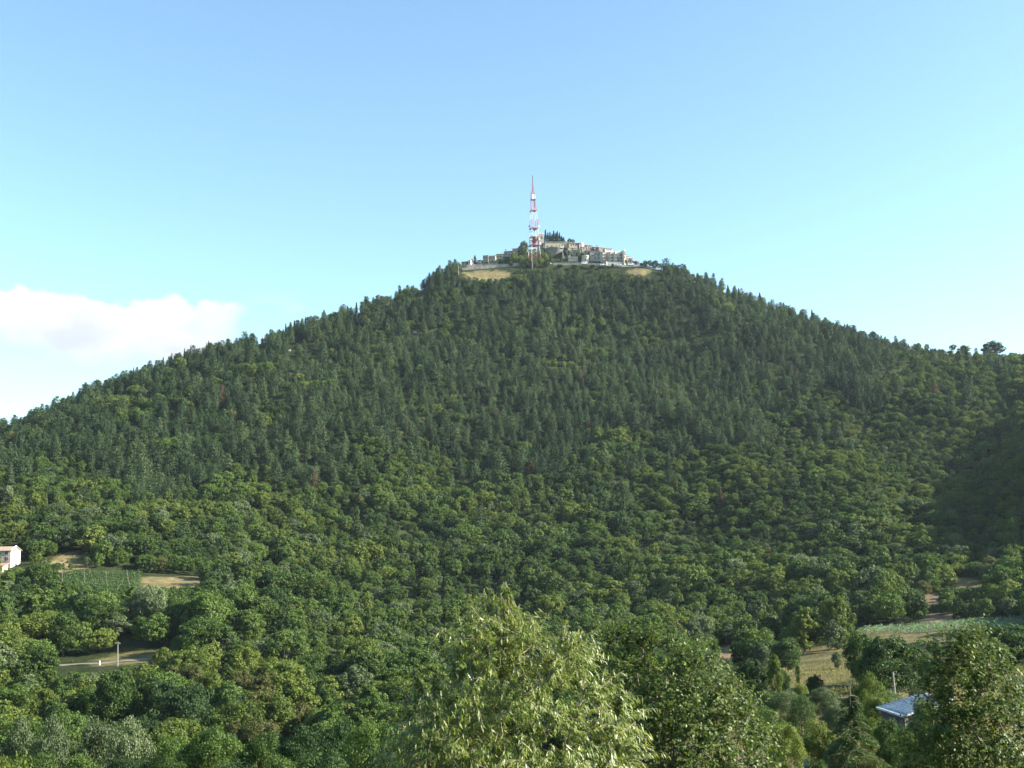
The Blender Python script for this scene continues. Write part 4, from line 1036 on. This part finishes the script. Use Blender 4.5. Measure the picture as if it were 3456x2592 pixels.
# ------------------------------------------------------------------ fields' edge: trees standing alone, right half
MID = [ # x, top y, distance, width px, palette, shape, label
 (2540,2222,150,112,'dark',4,'dark green round tree left of the slim tree by the pasture'),(2612,2205,142,52,'yellow',3,'slim pale green tree at the left edge of the pasture'),
 (2440,2214,215,74,'dark',2,'dark low bush below the brown field patch'),(2412,2160,245,30,'green',3,'small pointed tree left of the brown field patch'),
 (2500,2160,255,90,'dark',2,'wide dark bush right of the brown field patch'),(2570,2168,240,60,'grey',3,'grey-green bush between brown patch and pasture'),
 (2822,2198,213,34,'grey',3,'lone little shrub standing on the pasture'),
 (2990,2142,150,190,'dark',4,'large dark green tree at the right end of the pasture'),(2915,2206,165,90,'green',0,'medium green tree at the right edge of the pasture'),
 (3080,2180,158,120,'green',3,'green tree between the large dark tree and the right foreground tree'),
 (2750,2272,150,60,'dark',2,'dark bush in front of the pasture'),(2690,2240,185,18,'green',1,'tiny bush on the left part of the pasture'),
 (3410,2105,200,200,'dark',4,'big dark tree at the right edge below the vineyard'),(3330,2150,190,120,'green',0,'green tree behind the right foreground tree'),
 (2655,2325,108,120,'grey',3,'silvery olive tree left of the reed clump'),(2775,2312,112,120,'grey',0,'silvery olive tree right of the reed clump'),(2820,2370,95,110,'grey',2,'silvery olive bush directly left of the cedar'),
 (3010,2322,104,120,'grey',3,'silvery olive tree behind the grey sheet roof'),(3090,2305,108,80,'grey',1,'silvery olive tree right of the utility pole'),(3430,2275,98,130,'grey',2,'silvery olive tree at the right edge'),
 (2925,2262,84,120,'yellow',0,'fig-like tree with light leaves behind the cedar'),(2960,2340,80,120,'yellow',2,'light green bush left of the grey sheet roof'),
 (2700,2336,86,110,'dark',3,'dark green reed-like clump between the olives'),
 (2570,2372,66,150,'green',4,'green tree just right of the dense foreground tree'),(2640,2430,58,150,'yellow',2,'yellow-green bushy tree above the bare branches'),(2610,2330,118,110,'green',1,'green bush below the slim pale tree'),
 (2760,2420,62,120,'yellow',1,'light green bush above the blue canister'),(2700,2300,128,60,'yellow',2,'low bush in front of the pasture edge'),
 (2950,2410,56,100,'yellow',3,'bright green shrub below the left corner of the sheet roof'),(3060,2430,66,90,'green',1,'shrub under the right part of the sheet roof'),
 (3130,2400,60,160,'dark',4,'dark tree between shed and right foreground tree'),
 (2560,2480,45,150,'green',3,'green shrub at the bottom right of the dense foreground tree'),(3010,2556,36,160,'green',2,'green shrub at the bottom, right of the cedar'),(2950,2540,42,130,'brown',2,'reddish shrub at the foot of the cedar'),
 (3090,2520,40,150,'dark',0,'dark shrub at the bottom left of the right foreground tree'),(2760,2545,40,130,'green',3,'green shrub at the bottom between bare branches and cedar'),
 (730,2440,72,240,'green',4,'fresh green tree in the bottom row left of the dark thicket'),(890,2470,66,200,'green',1,'green tree in the bottom row, left neighbour of the thicket'),
 (1020,2440,56,220,'dark',0,'dark tree of the thicket left of the peach tree'),(1150,2410,52,240,'dark',3,'dark tree of the thicket touching the peach tree'),(1270,2420,46,200,'green',2,'green tree close behind the left side of the peach tree'),
 (1290,2500,36,220,'dark',4,'dark shrub at the bottom left of the peach tree'),(1100,2520,40,240,'dark',1,'dark shrub at the bottom of the thicket'),(960,2540,46,200,'green',2,'green shrub at the bottom, left of the thicket'),
 (60,2420,104,170,'grey',0,'grey-green tree in the bottom left corner row, first from the edge'),(190,2412,100,180,'grey',4,'grey-green tree second from the left edge in the bottom row'),(325,2422,104,170,'grey',2,'grey-green tree third from the left edge in the bottom row'),
 (450,2416,98,180,'grey',0,'grey-green tree fourth from the left edge in the bottom row'),(575,2470,94,170,'green',3,'green tree fifth from the left edge in the bottom row'),(660,2500,84,160,'green',1,'low green tree sixth from the left in the bottom row'),
 (130,2530,80,200,'green',2,'lower dark green tree near the bottom left corner'),(280,2540,76,200,'green',4,'bluish green low tree at the bottom left'),(420,2545,74,200,'dark',1,'dark low tree at the bottom left'),(560,2550,70,200,'green',0,'green low tree at the bottom, left of centre'),(790,2560,56,240,'dark',3,'dark low shrub at the bottom, left of the thicket'),
 (40,2525,30,190,'yellow',3,'bright yellow-green bush in the very bottom left corner'),
 (2985,2412,52,100,'dark',1,'dark bush in front of the left wall corner of the shed'),(3058,2432,50,100,'green',3,'green bush in front of the shed wall'),
 (3110,2345,62,110,'grey',2,'grey bush overhanging the right part of the sheet roof'),
 (2905,2128,178,120,'green',0,'green tree between the pasture and the left end of the vineyard'),(3050,2160,170,150,'dark',2,'broad dark tree just below the vineyard'),
 (2655,2150,222,110,'dark',4,'dark tree at the upper left corner of the pasture'),(2640,2255,165,50,'green',2,'small green bush right of the slim pale tree'),
 (2080,2200,60,260,'dark',4,'dark tree in the gap between the two big foreground trees'),
]
for i, (x, yt, r, w_, pl, k, lb) in enumerate(MID):
    put('broad', x, yt, r, w_, lb, pal=pl, k=k, cat_='shrub' if any(q in lb for q in ('bush', 'shrub', 'clump')) else 'tree', group='trees and shrubs of the near slope')

# ------------------------------------------------------------------ near trees with real twigs and leaves
def branch_tree(name, label, poly, spikes, r0, depth, trunk_x, mat, seed, ntar, twigs, lpt, L, Wd, droop, barkm, twig_len=.55, cat_='tree', group=None, low=None, cut=None):
    R = np.random.default_rng(seed)
    a0 = float(ray(trunk_x, 2400)[0]); base = Vector((r0*math.sin(a0), r0*math.cos(a0), 0)); base.z = hz(base.x, base.y)
    poly_ = np.array(poly, float); x0, y0 = poly_.min(0); x1, y1 = poly_.max(0)
    tg = []
    while len(tg) < ntar:
        x = R.uniform(x0, x1); y = R.uniform(y0, y1)
        if not inpoly(np.array([x]), np.array([y]), poly)[0]: continue
        u = (x-(x0+x1)/2)/((x1-x0)/2); v = (y-y0)/(y1-y0)
        dd = depth*math.sqrt(max(.05, 1-u*u))*(.35+.65*min(1, v*1.5))
        s = R.uniform(-1, 1); s = math.copysign(abs(s)**.6, s)
        tg.append(np.array(P(x, y, r0 + s*dd)))
    for x, y, dr in spikes: tg.append(np.array(P(x, y, r0+dr)))
    nsp = len(spikes)
    tg = np.array(tg) - np.array(base)
    spike = np.zeros(len(tg), bool); spike[len(tg)-nsp:] = nsp > 0
    H = tg[:, 2].max()
    # trunk and nodes
    nodes = [np.array([0, 0, -.5]), np.array([0, 0, H*.10]), np.array([.02, 0, H*.22])]; par = [-1, 0, 1]; load = [0, 0, 0]
    order = np.argsort(np.linalg.norm(tg - nodes[-1], axis=1))
    cen = np.array([tg[:, 0].mean(), tg[:, 1].mean(), H*.45]); tips = []
    for ti in order:
        t = tg[ti]; nd = np.array(nodes[1:]); dist = np.linalg.norm(nd - t, axis=1) + .45*np.linalg.norm(nd - nodes[2], axis=1) + np.where(nd[:, 2] > t[2]-.1, 1.5, 0)
        j = int(np.argmin(dist)) + 1; s = nodes[j]; n_ = max(2, int(np.linalg.norm(t-s)/.35)); prev = j
        for q in range(1, n_+1):
            f = q/n_; p = s*(1-f) + t*f; p = p + np.array([0, 0, -.12*math.sin(f*3.14)*np.linalg.norm(t-s)]) + R.normal(size=3)*.02
            nodes.append(p); par.append(prev); load.append(0); prev = len(nodes)-1
        tips.append((prev, ti))
    nodes = np.array(nodes); kids = np.zeros(len(nodes))
    for i in range(len(nodes)-1, 0, -1): kids[par[i]] += kids[i] + 1
    rad = .004 + .0030*np.sqrt(kids); rad = np.minimum(rad, .09)
    rt = empty(name, base, 0, label, cat_, group)
    mb = MB()
    for i in range(1, len(nodes)):
        if kids[i] >= 1 or True: mb.tube([nodes[par[i]], nodes[i]], [rad[par[i]]*1.0 if par[i] > 0 else rad[i]*1.2, rad[i]], 5, cap=False)
    LC = []; LN = []; LA = []
    for nd, ti in tips:
        p = nodes[nd]; out = p - cen; out = out/ (np.linalg.norm(out)+1e-6)
        nt_ = twigs if not spike[ti] else 5
        for q in range(nt_):
            d = out*.7 + R.normal(size=3)*.75 + np.array([0, 0, .35]); 
            if spike[ti]: d = np.array([0, 0, -1.0]) + R.normal(size=3)*.16; d[0] += .25*np.sign(cen[0]-p[0])
            d = d/np.linalg.norm(d); ln = twig_len*R.uniform(.6, 1.4)*(1.6 if spike[ti] else 1); m = lpt if not spike[ti] else int(lpt*2.2)
            tt = np.linspace(.05, 1, m)[:, None] + R.uniform(-.03, .03, (m, 1)); sag = np.array([0, 0, -1])*droop*.35*ln*tt**2*(0 if spike[ti] else 1)
            pts = p + d*ln*tt + sag
            side = unit(np.cross(np.tile(d, (m, 1)), R.normal(size=(m, 3))))
            al = unit(side*(.6 if not spike[ti] else .8) + d*.35*(0 if spike[ti] else 1) + np.array([0, 0, -1])*droop*1.6 + R.normal(size=(m, 3))*.22)
            LC.append(pts + al*L*.5); LA.append(al); LN.append(R.normal(size=(m, 3))*.6 + out*.8 + np.array([.15, -.2, .55]))
            if q < 3:
                mb.tube([p, p + d*ln*.5 + sag[m//2], p + d*ln + sag[-1]], [.006, .005, .003], 3, cap=False)
    mb.build('trunk', barkm, rt, True)
    C = np.concatenate(LC); Nn = np.concatenate(LN); A = np.concatenate(LA); n = len(C); sz = R.uniform(.65, 1.25, n)
    V, F = leaves(C, Nn, L*sz, Wd*sz, R, along=A)
    link('foliage', np_mesh('foliage', V, F, mat), rt)
    print(name, n, 'leaves')
PEACH = leaf_mat('peach_leaf', (.110,.160,.024), (.235,.275,.065), (.56,.55,.34), .38, .5, .38, 1.15, tcol=(1.25,1.25,.45))  # lightest tone holds the whitish gloss of sunlit leaves as colour
GLOSS = leaf_mat('glossy_leaf', (.055,.090,.014), (.105,.145,.022), (.175,.200,.048), .45, .35, .38, .8)
GLOSS2 = leaf_mat('laurel_leaf', (.050,.082,.012), (.090,.128,.018), (.145,.175,.030), .5, .35, .35, .65)
branch_tree('peach_tree', 'feathery peach tree with drooping narrow pale leaves, foreground centre',
  [(1330,2740),(1345,2440),(1400,2390),(1500,2380),(1530,2260),(1575,2150),(1610,2110),(1650,2050),(1690,2000),(1725,2050),(1750,2150),(1800,2140),(1850,2190),(1910,2160),(1990,2215),(2035,2290),(2100,2400),(2135,2480),(2120,2740)],
  [(1699,1968,0),(1703,1985,.1),(1690,2010,-.1),(1712,2030,.1),(1722,2070,0),(1632,1994,.2),(1650,2030,.1),(1670,2070,0),(1594,2050,-.2),(1569,2066,.3),(1600,2100,0),(1808,2086,.2),(1902,2110,-.3),(1957,2124,.2),(1386,2248,0),(1410,2290,.1),(1472,2264,.3),(1364,2345,-.2),(1740,2110,0),(1533,2210,.2),(2148,2432,0)],
  20, 1.6, 1740, PEACH, 7, 250, 7, 24, .140, .026, .95, BARKP, .62)
branch_tree('dense_tree', 'dense bright green leafy tree right of the peach tree, foreground',
  [(1990,2740),(1990,2400),(2010,2220),(2050,2140),(2110,2130),(2200,2135),(2300,2185),(2385,2215),(2440,2290),(2515,2345),(2555,2410),(2600,2520),(2615,2740)],
  [(2050,2112,0),(2114,2120,0),(2166,2130,.3)], 27, 2.3, 2280, GLOSS, 8, 420, 6, 14, .095, .055, .45, BARK, .5)
branch_tree('leafy_tree', 'leafy green tree rising at the right edge of the foreground',
  [(3030,2740),(3060,2490),(3090,2430),(3120,2340),(3115,2250),(3165,2190),(3235,2125),(3295,2122),(3345,2175),(3390,2250),(3415,2310),(3470,2390),(3560,2560),(3560,2740)],
  [(3293,2110,0),(3232,2116,0)], 31, 2.0, 3280, GLOSS2, 9, 400, 6, 14, .10, .06, .4, BARK, .5)
# bare, nearly leafless little tree by the bottom edge
def bare_tree():
    g = on_ground(2715, 38, 2560); top = P(2650, 2480, 38).z; h = top - g.z; rt = empty('bare_tree', g, 0, 'nearly leafless little tree with pinkish branches, bottom right of centre', 'tree')
    mb = MB(); R = random.Random(3)
    def br(p, d, ln, rad, lev):
        q = p + d*ln*.5 + Vector((R.gauss(0,.05), R.gauss(0,.05), 0)); e = p + d*ln
        mb.tube([p, q, e], [rad, rad*.8, rad*.55], 6, cap=False)
        if lev == 0: return
        for k in range(3 if lev > 1 else 4):
            dd = (d + Vector((R.gauss(0,.45), R.gauss(0,.45), R.gauss(.1,.25)))).normalized(); br(e if k < 2 else q, dd, ln*R.uniform(.5,.8), rad*.55, lev-1)
    br(Vector((.3,0,-.3)), Vector((-.35,0,1)).normalized(), h*.5, .06, 4)
    mb.build('branches', surf('pink_bark', [(.20,.13,.10),(.32,.22,.17)], 6, .9), rt)
bare_tree()
def cedar():
    x, yt, r = 2868, 2310, 45.0; g = on_ground(x, r, yt); h = P(x, yt, r).z - g.z
    rt = empty('cedar_tree', g, 0, 'young cedar with layered drooping boughs left of the shed', 'cedar')
    R = np.random.default_rng(5); mb = MB(); mb.tube([(0,0,-.5),(.03,0,h*.3),(-.05,0,h*.6),(0,0,h)], [.11,.085,.05,.012], 8)
    C = []; A = []; Nn = []
    for k in range(46):
        t = k/46; z = h*(.04+.90*t); nb = 4
        for j in range(nb):
            a = R.random()*6.283; ln = (1.95*(1-t)**.75+.14)*R.uniform(.65, 1.12)
            d = np.array([math.cos(a), math.sin(a)]); n_ = 7; pts = []
            for q in range(n_+1):
                f = q/n_; pts.append(np.array([d[0]*ln*f, d[1]*ln*f, z + ln*(.30*f - .52*f*f)]))
            mb.tube(pts, [.022*(1-q/n_)+.004 for q in range(n_+1)], 4, cap=False)
            m = int(190*ln)+20; f = R.uniform(.12, 1.04, m); 
            px_ = np.stack([np.interp(f, np.linspace(0,1,n_+1), [p[i] for p in pts]) for i in range(3)], -1)
            sd = np.array([-d[1], d[0], 0]); w = R.normal(size=m)*.17*ln*np.sin(np.clip(f,0,1)*2.6)
            C.append(px_ + sd*w[:, None] + np.array([0,0,1])*(-np.abs(w)*.35 - R.random(m)*.07)[:, None])
            A.append(np.stack([d[0]+sd[0]*np.sign(w), d[1]+sd[1]*np.sign(w), -.35+0*w], -1) + R.normal(size=(m,3))*.35); Nn.append(R.normal(size=(m,3))*.4+[0,0,1])
    C = np.concatenate(C); A = np.concatenate(A); Nn = np.concatenate(Nn)
    V, F = leaves(C, Nn, .13, .035, R, along=A)
    link('foliage', np_mesh('cedar_foliage', V, F, leaf_mat('cedar_needles', (.045,.085,.025), (.075,.125,.035), (.115,.170,.055), .55, .3, .2, .5)), rt)
    mb.build('trunk', BARK, rt, True)
cedar()

# ------------------------------------------------------------------ shed with sheet roof, canisters
def shed():
    r = 66; c = P(3060, 2540, r); c.z = hz(c.x, c.y)
    rt = empty('garden_shed', c, 0, 'low block shed with pale grey sheet roof, half hidden by trees', 'shed')
    Q = lambda x, y, rr_: P(x, y, rr_) - c
    L1, R1, F1, Fr = Q(2956, 2386, 69), Q(3118, 2338, 74), Q(3047, 2416, 62), None
    Fr = F1 + R1 - L1
    mb = MB(); tops = [L1, F1, Fr, R1]; up = Vector((0,0,.10))
    mb.add([p for p in tops] + [p - up for p in tops], [(0,1,2,3),(7,6,5,4),(0,4,5,1),(1,5,6,2),(2,6,7,3),(3,7,4,0)])
    rf = mb.build('roof', SHEET, rt)
    mb = MB()
    for k in range(1, 14):
        f = k/14; a = L1.lerp(R1, f)+Vector((0,0,.03)); b = F1.lerp(Fr, f)+Vector((0,0,.03)); mb.tube([a, b], .035, 5)
    mb.build('roof_rib', SHEET, rf)
    ins = [tops[0].lerp(Fr,.06), tops[1].lerp(R1,.06), tops[2].lerp(L1,.06), tops[3].lerp(F1,.06)]
    mb = MB(); lo = [Vector((p.x, p.y, -1.0)) for p in ins]; hi = [p - Vector((0,0,.16)) for p in ins]
    mb.add(lo+hi, [(0,3,2,1),(4,5,6,7),(0,1,5,4),(1,2,6,5),(2,3,7,6),(3,0,4,7)]); mb.build('wall', GREYW, rt)
    f0, f1 = lo[1], lo[2]
    d = (f1-f0).normalized(); n_ = Vector((d.y, -d.x, 0)); a = f0 + d*.9 + n_*.03
    mb = MB(); mb.add([a, a+d*.9, a+d*.9+Vector((0,0,2.9)), a+Vector((0,0,2.9))], [(0,1,2,3)]); 
    mb2 = MB(); b = [a+n_*s for s in (0,.05)]
    mb2.add([b[0], b[0]+d*.9, b[0]+d*.9+Vector((0,0,2.9)), b[0]+Vector((0,0,2.9)), b[1], b[1]+d*.9, b[1]+d*.9+Vector((0,0,2.9)), b[1]+Vector((0,0,2.9))], [(0,3,2,1),(4,5,6,7),(0,1,5,4),(1,2,6,5),(2,3,7,6),(3,0,4,7)])
    mb2.build('door', RUST, rt)
shed()
def canister(x, y, r, s, mat, label):
    g = P(x, y, r); z = hz(g.x, g.y)
    g = on_ground(x, r, y); rt = empty('canister', g, 0, label, 'canister')
    lathe('body', [(.01,0),(.19*s,0),(.21*s,.05*s),(.21*s,.28*s),(.22*s,.30*s),(.21*s,.32*s),(.21*s,.60*s),(.18*s,.66*s),(.06*s,.67*s)], mat, (0,0,0), 18, rt)
    lathe('lid', [(.07*s,.66*s),(.07*s,.73*s),(.01,.73*s)], WHITE, (0,0,0), 12, rt)
canister(2714, 2512, 70, .95, BLUE, 'blue plastic canister standing in the grass left of the cedar')
canister(2992, 2502, 58, .8, BLUE, 'blue plastic canister in front of the shed wall')
# tall tomato stakes near the blue canister
for i, (x, dx) in enumerate([(2726, 4), (2748, -3), (2732, 2)]):
    g = on_ground(x, 62+i, 2500); mb = MB(); mb.tube([(0,0,-.3),(.05*dx,0,1.9)], .03, 5); o = mb.build('garden_stake', WOOD); o.location = g
    tag(o, ['leaning wooden stake right of the blue canister', 'wooden stake nearest the cedar', 'short wooden stake between two others'][i], 'stake', 'garden stakes')
g = on_ground(336, 301, 2240); mb = MB(); mb.tube([(0,0,-.2),(0,0,1.0)], [.22,.18], 8); mb.tube([(0,0,1.0),(0,0,1.15)], [.18,.05], 8)
o = mb.build('marker_stone', WHITE); o.location = g; tag(o, 'small white marker stone beside the lane', 'marker stone')

# ------------------------------------------------------------------ grass on the near ground
def near_grass():
    R = np.random.default_rng(90); n = 60000
    r = R.uniform(34, 235, n)**1.0; a = R.uniform(math.radians(9), math.radians(28), n)
    X = r*np.sin(a); Y = r*np.cos(a); Z = hgt(X, Y); s = R.uniform(.12, .30, n)*(.6 + r/160)
    V, F = leaves(np.stack([X, Y, Z+s*.4], -1), R.normal(size=(n,3))*[1,1,.3], s, s*.22, R, along=np.tile([0,0,1.], (n,1)) + R.normal(size=(n,3))*.4)
    o = link('grass', np_mesh('grass', V, F, leaf_mat('dry_grass', (.10,.11,.035), (.17,.155,.06), (.26,.21,.10), .8, .1, .3, .8))); tag(o, 'dry and green grass of the pasture and near slope', 'grass', kind='stuff')
near_grass()

# ------------------------------------------------------------------ haze
def haze():
    mb = MB(); mb.box(-2700, 2700, -2700, 2700, -90, 330)
    m = bpy.data.materials.new('haze_air'); m.use_nodes = True; nt = m.node_tree; nt.nodes.clear()
    o_ = nt.nodes.new('ShaderNodeOutputMaterial'); v = nt.nodes.new('ShaderNodeVolumePrincipled')
    v.inputs['Color'].default_value = (.72, .86, 1, 1); v.inputs['Density'].default_value = .00004; v.inputs['Anisotropy'].default_value = .2
    nt.links.new(v.outputs[0], o_.inputs['Volume'])
    tag(mb.build('haze', m), kind='stuff')
haze()
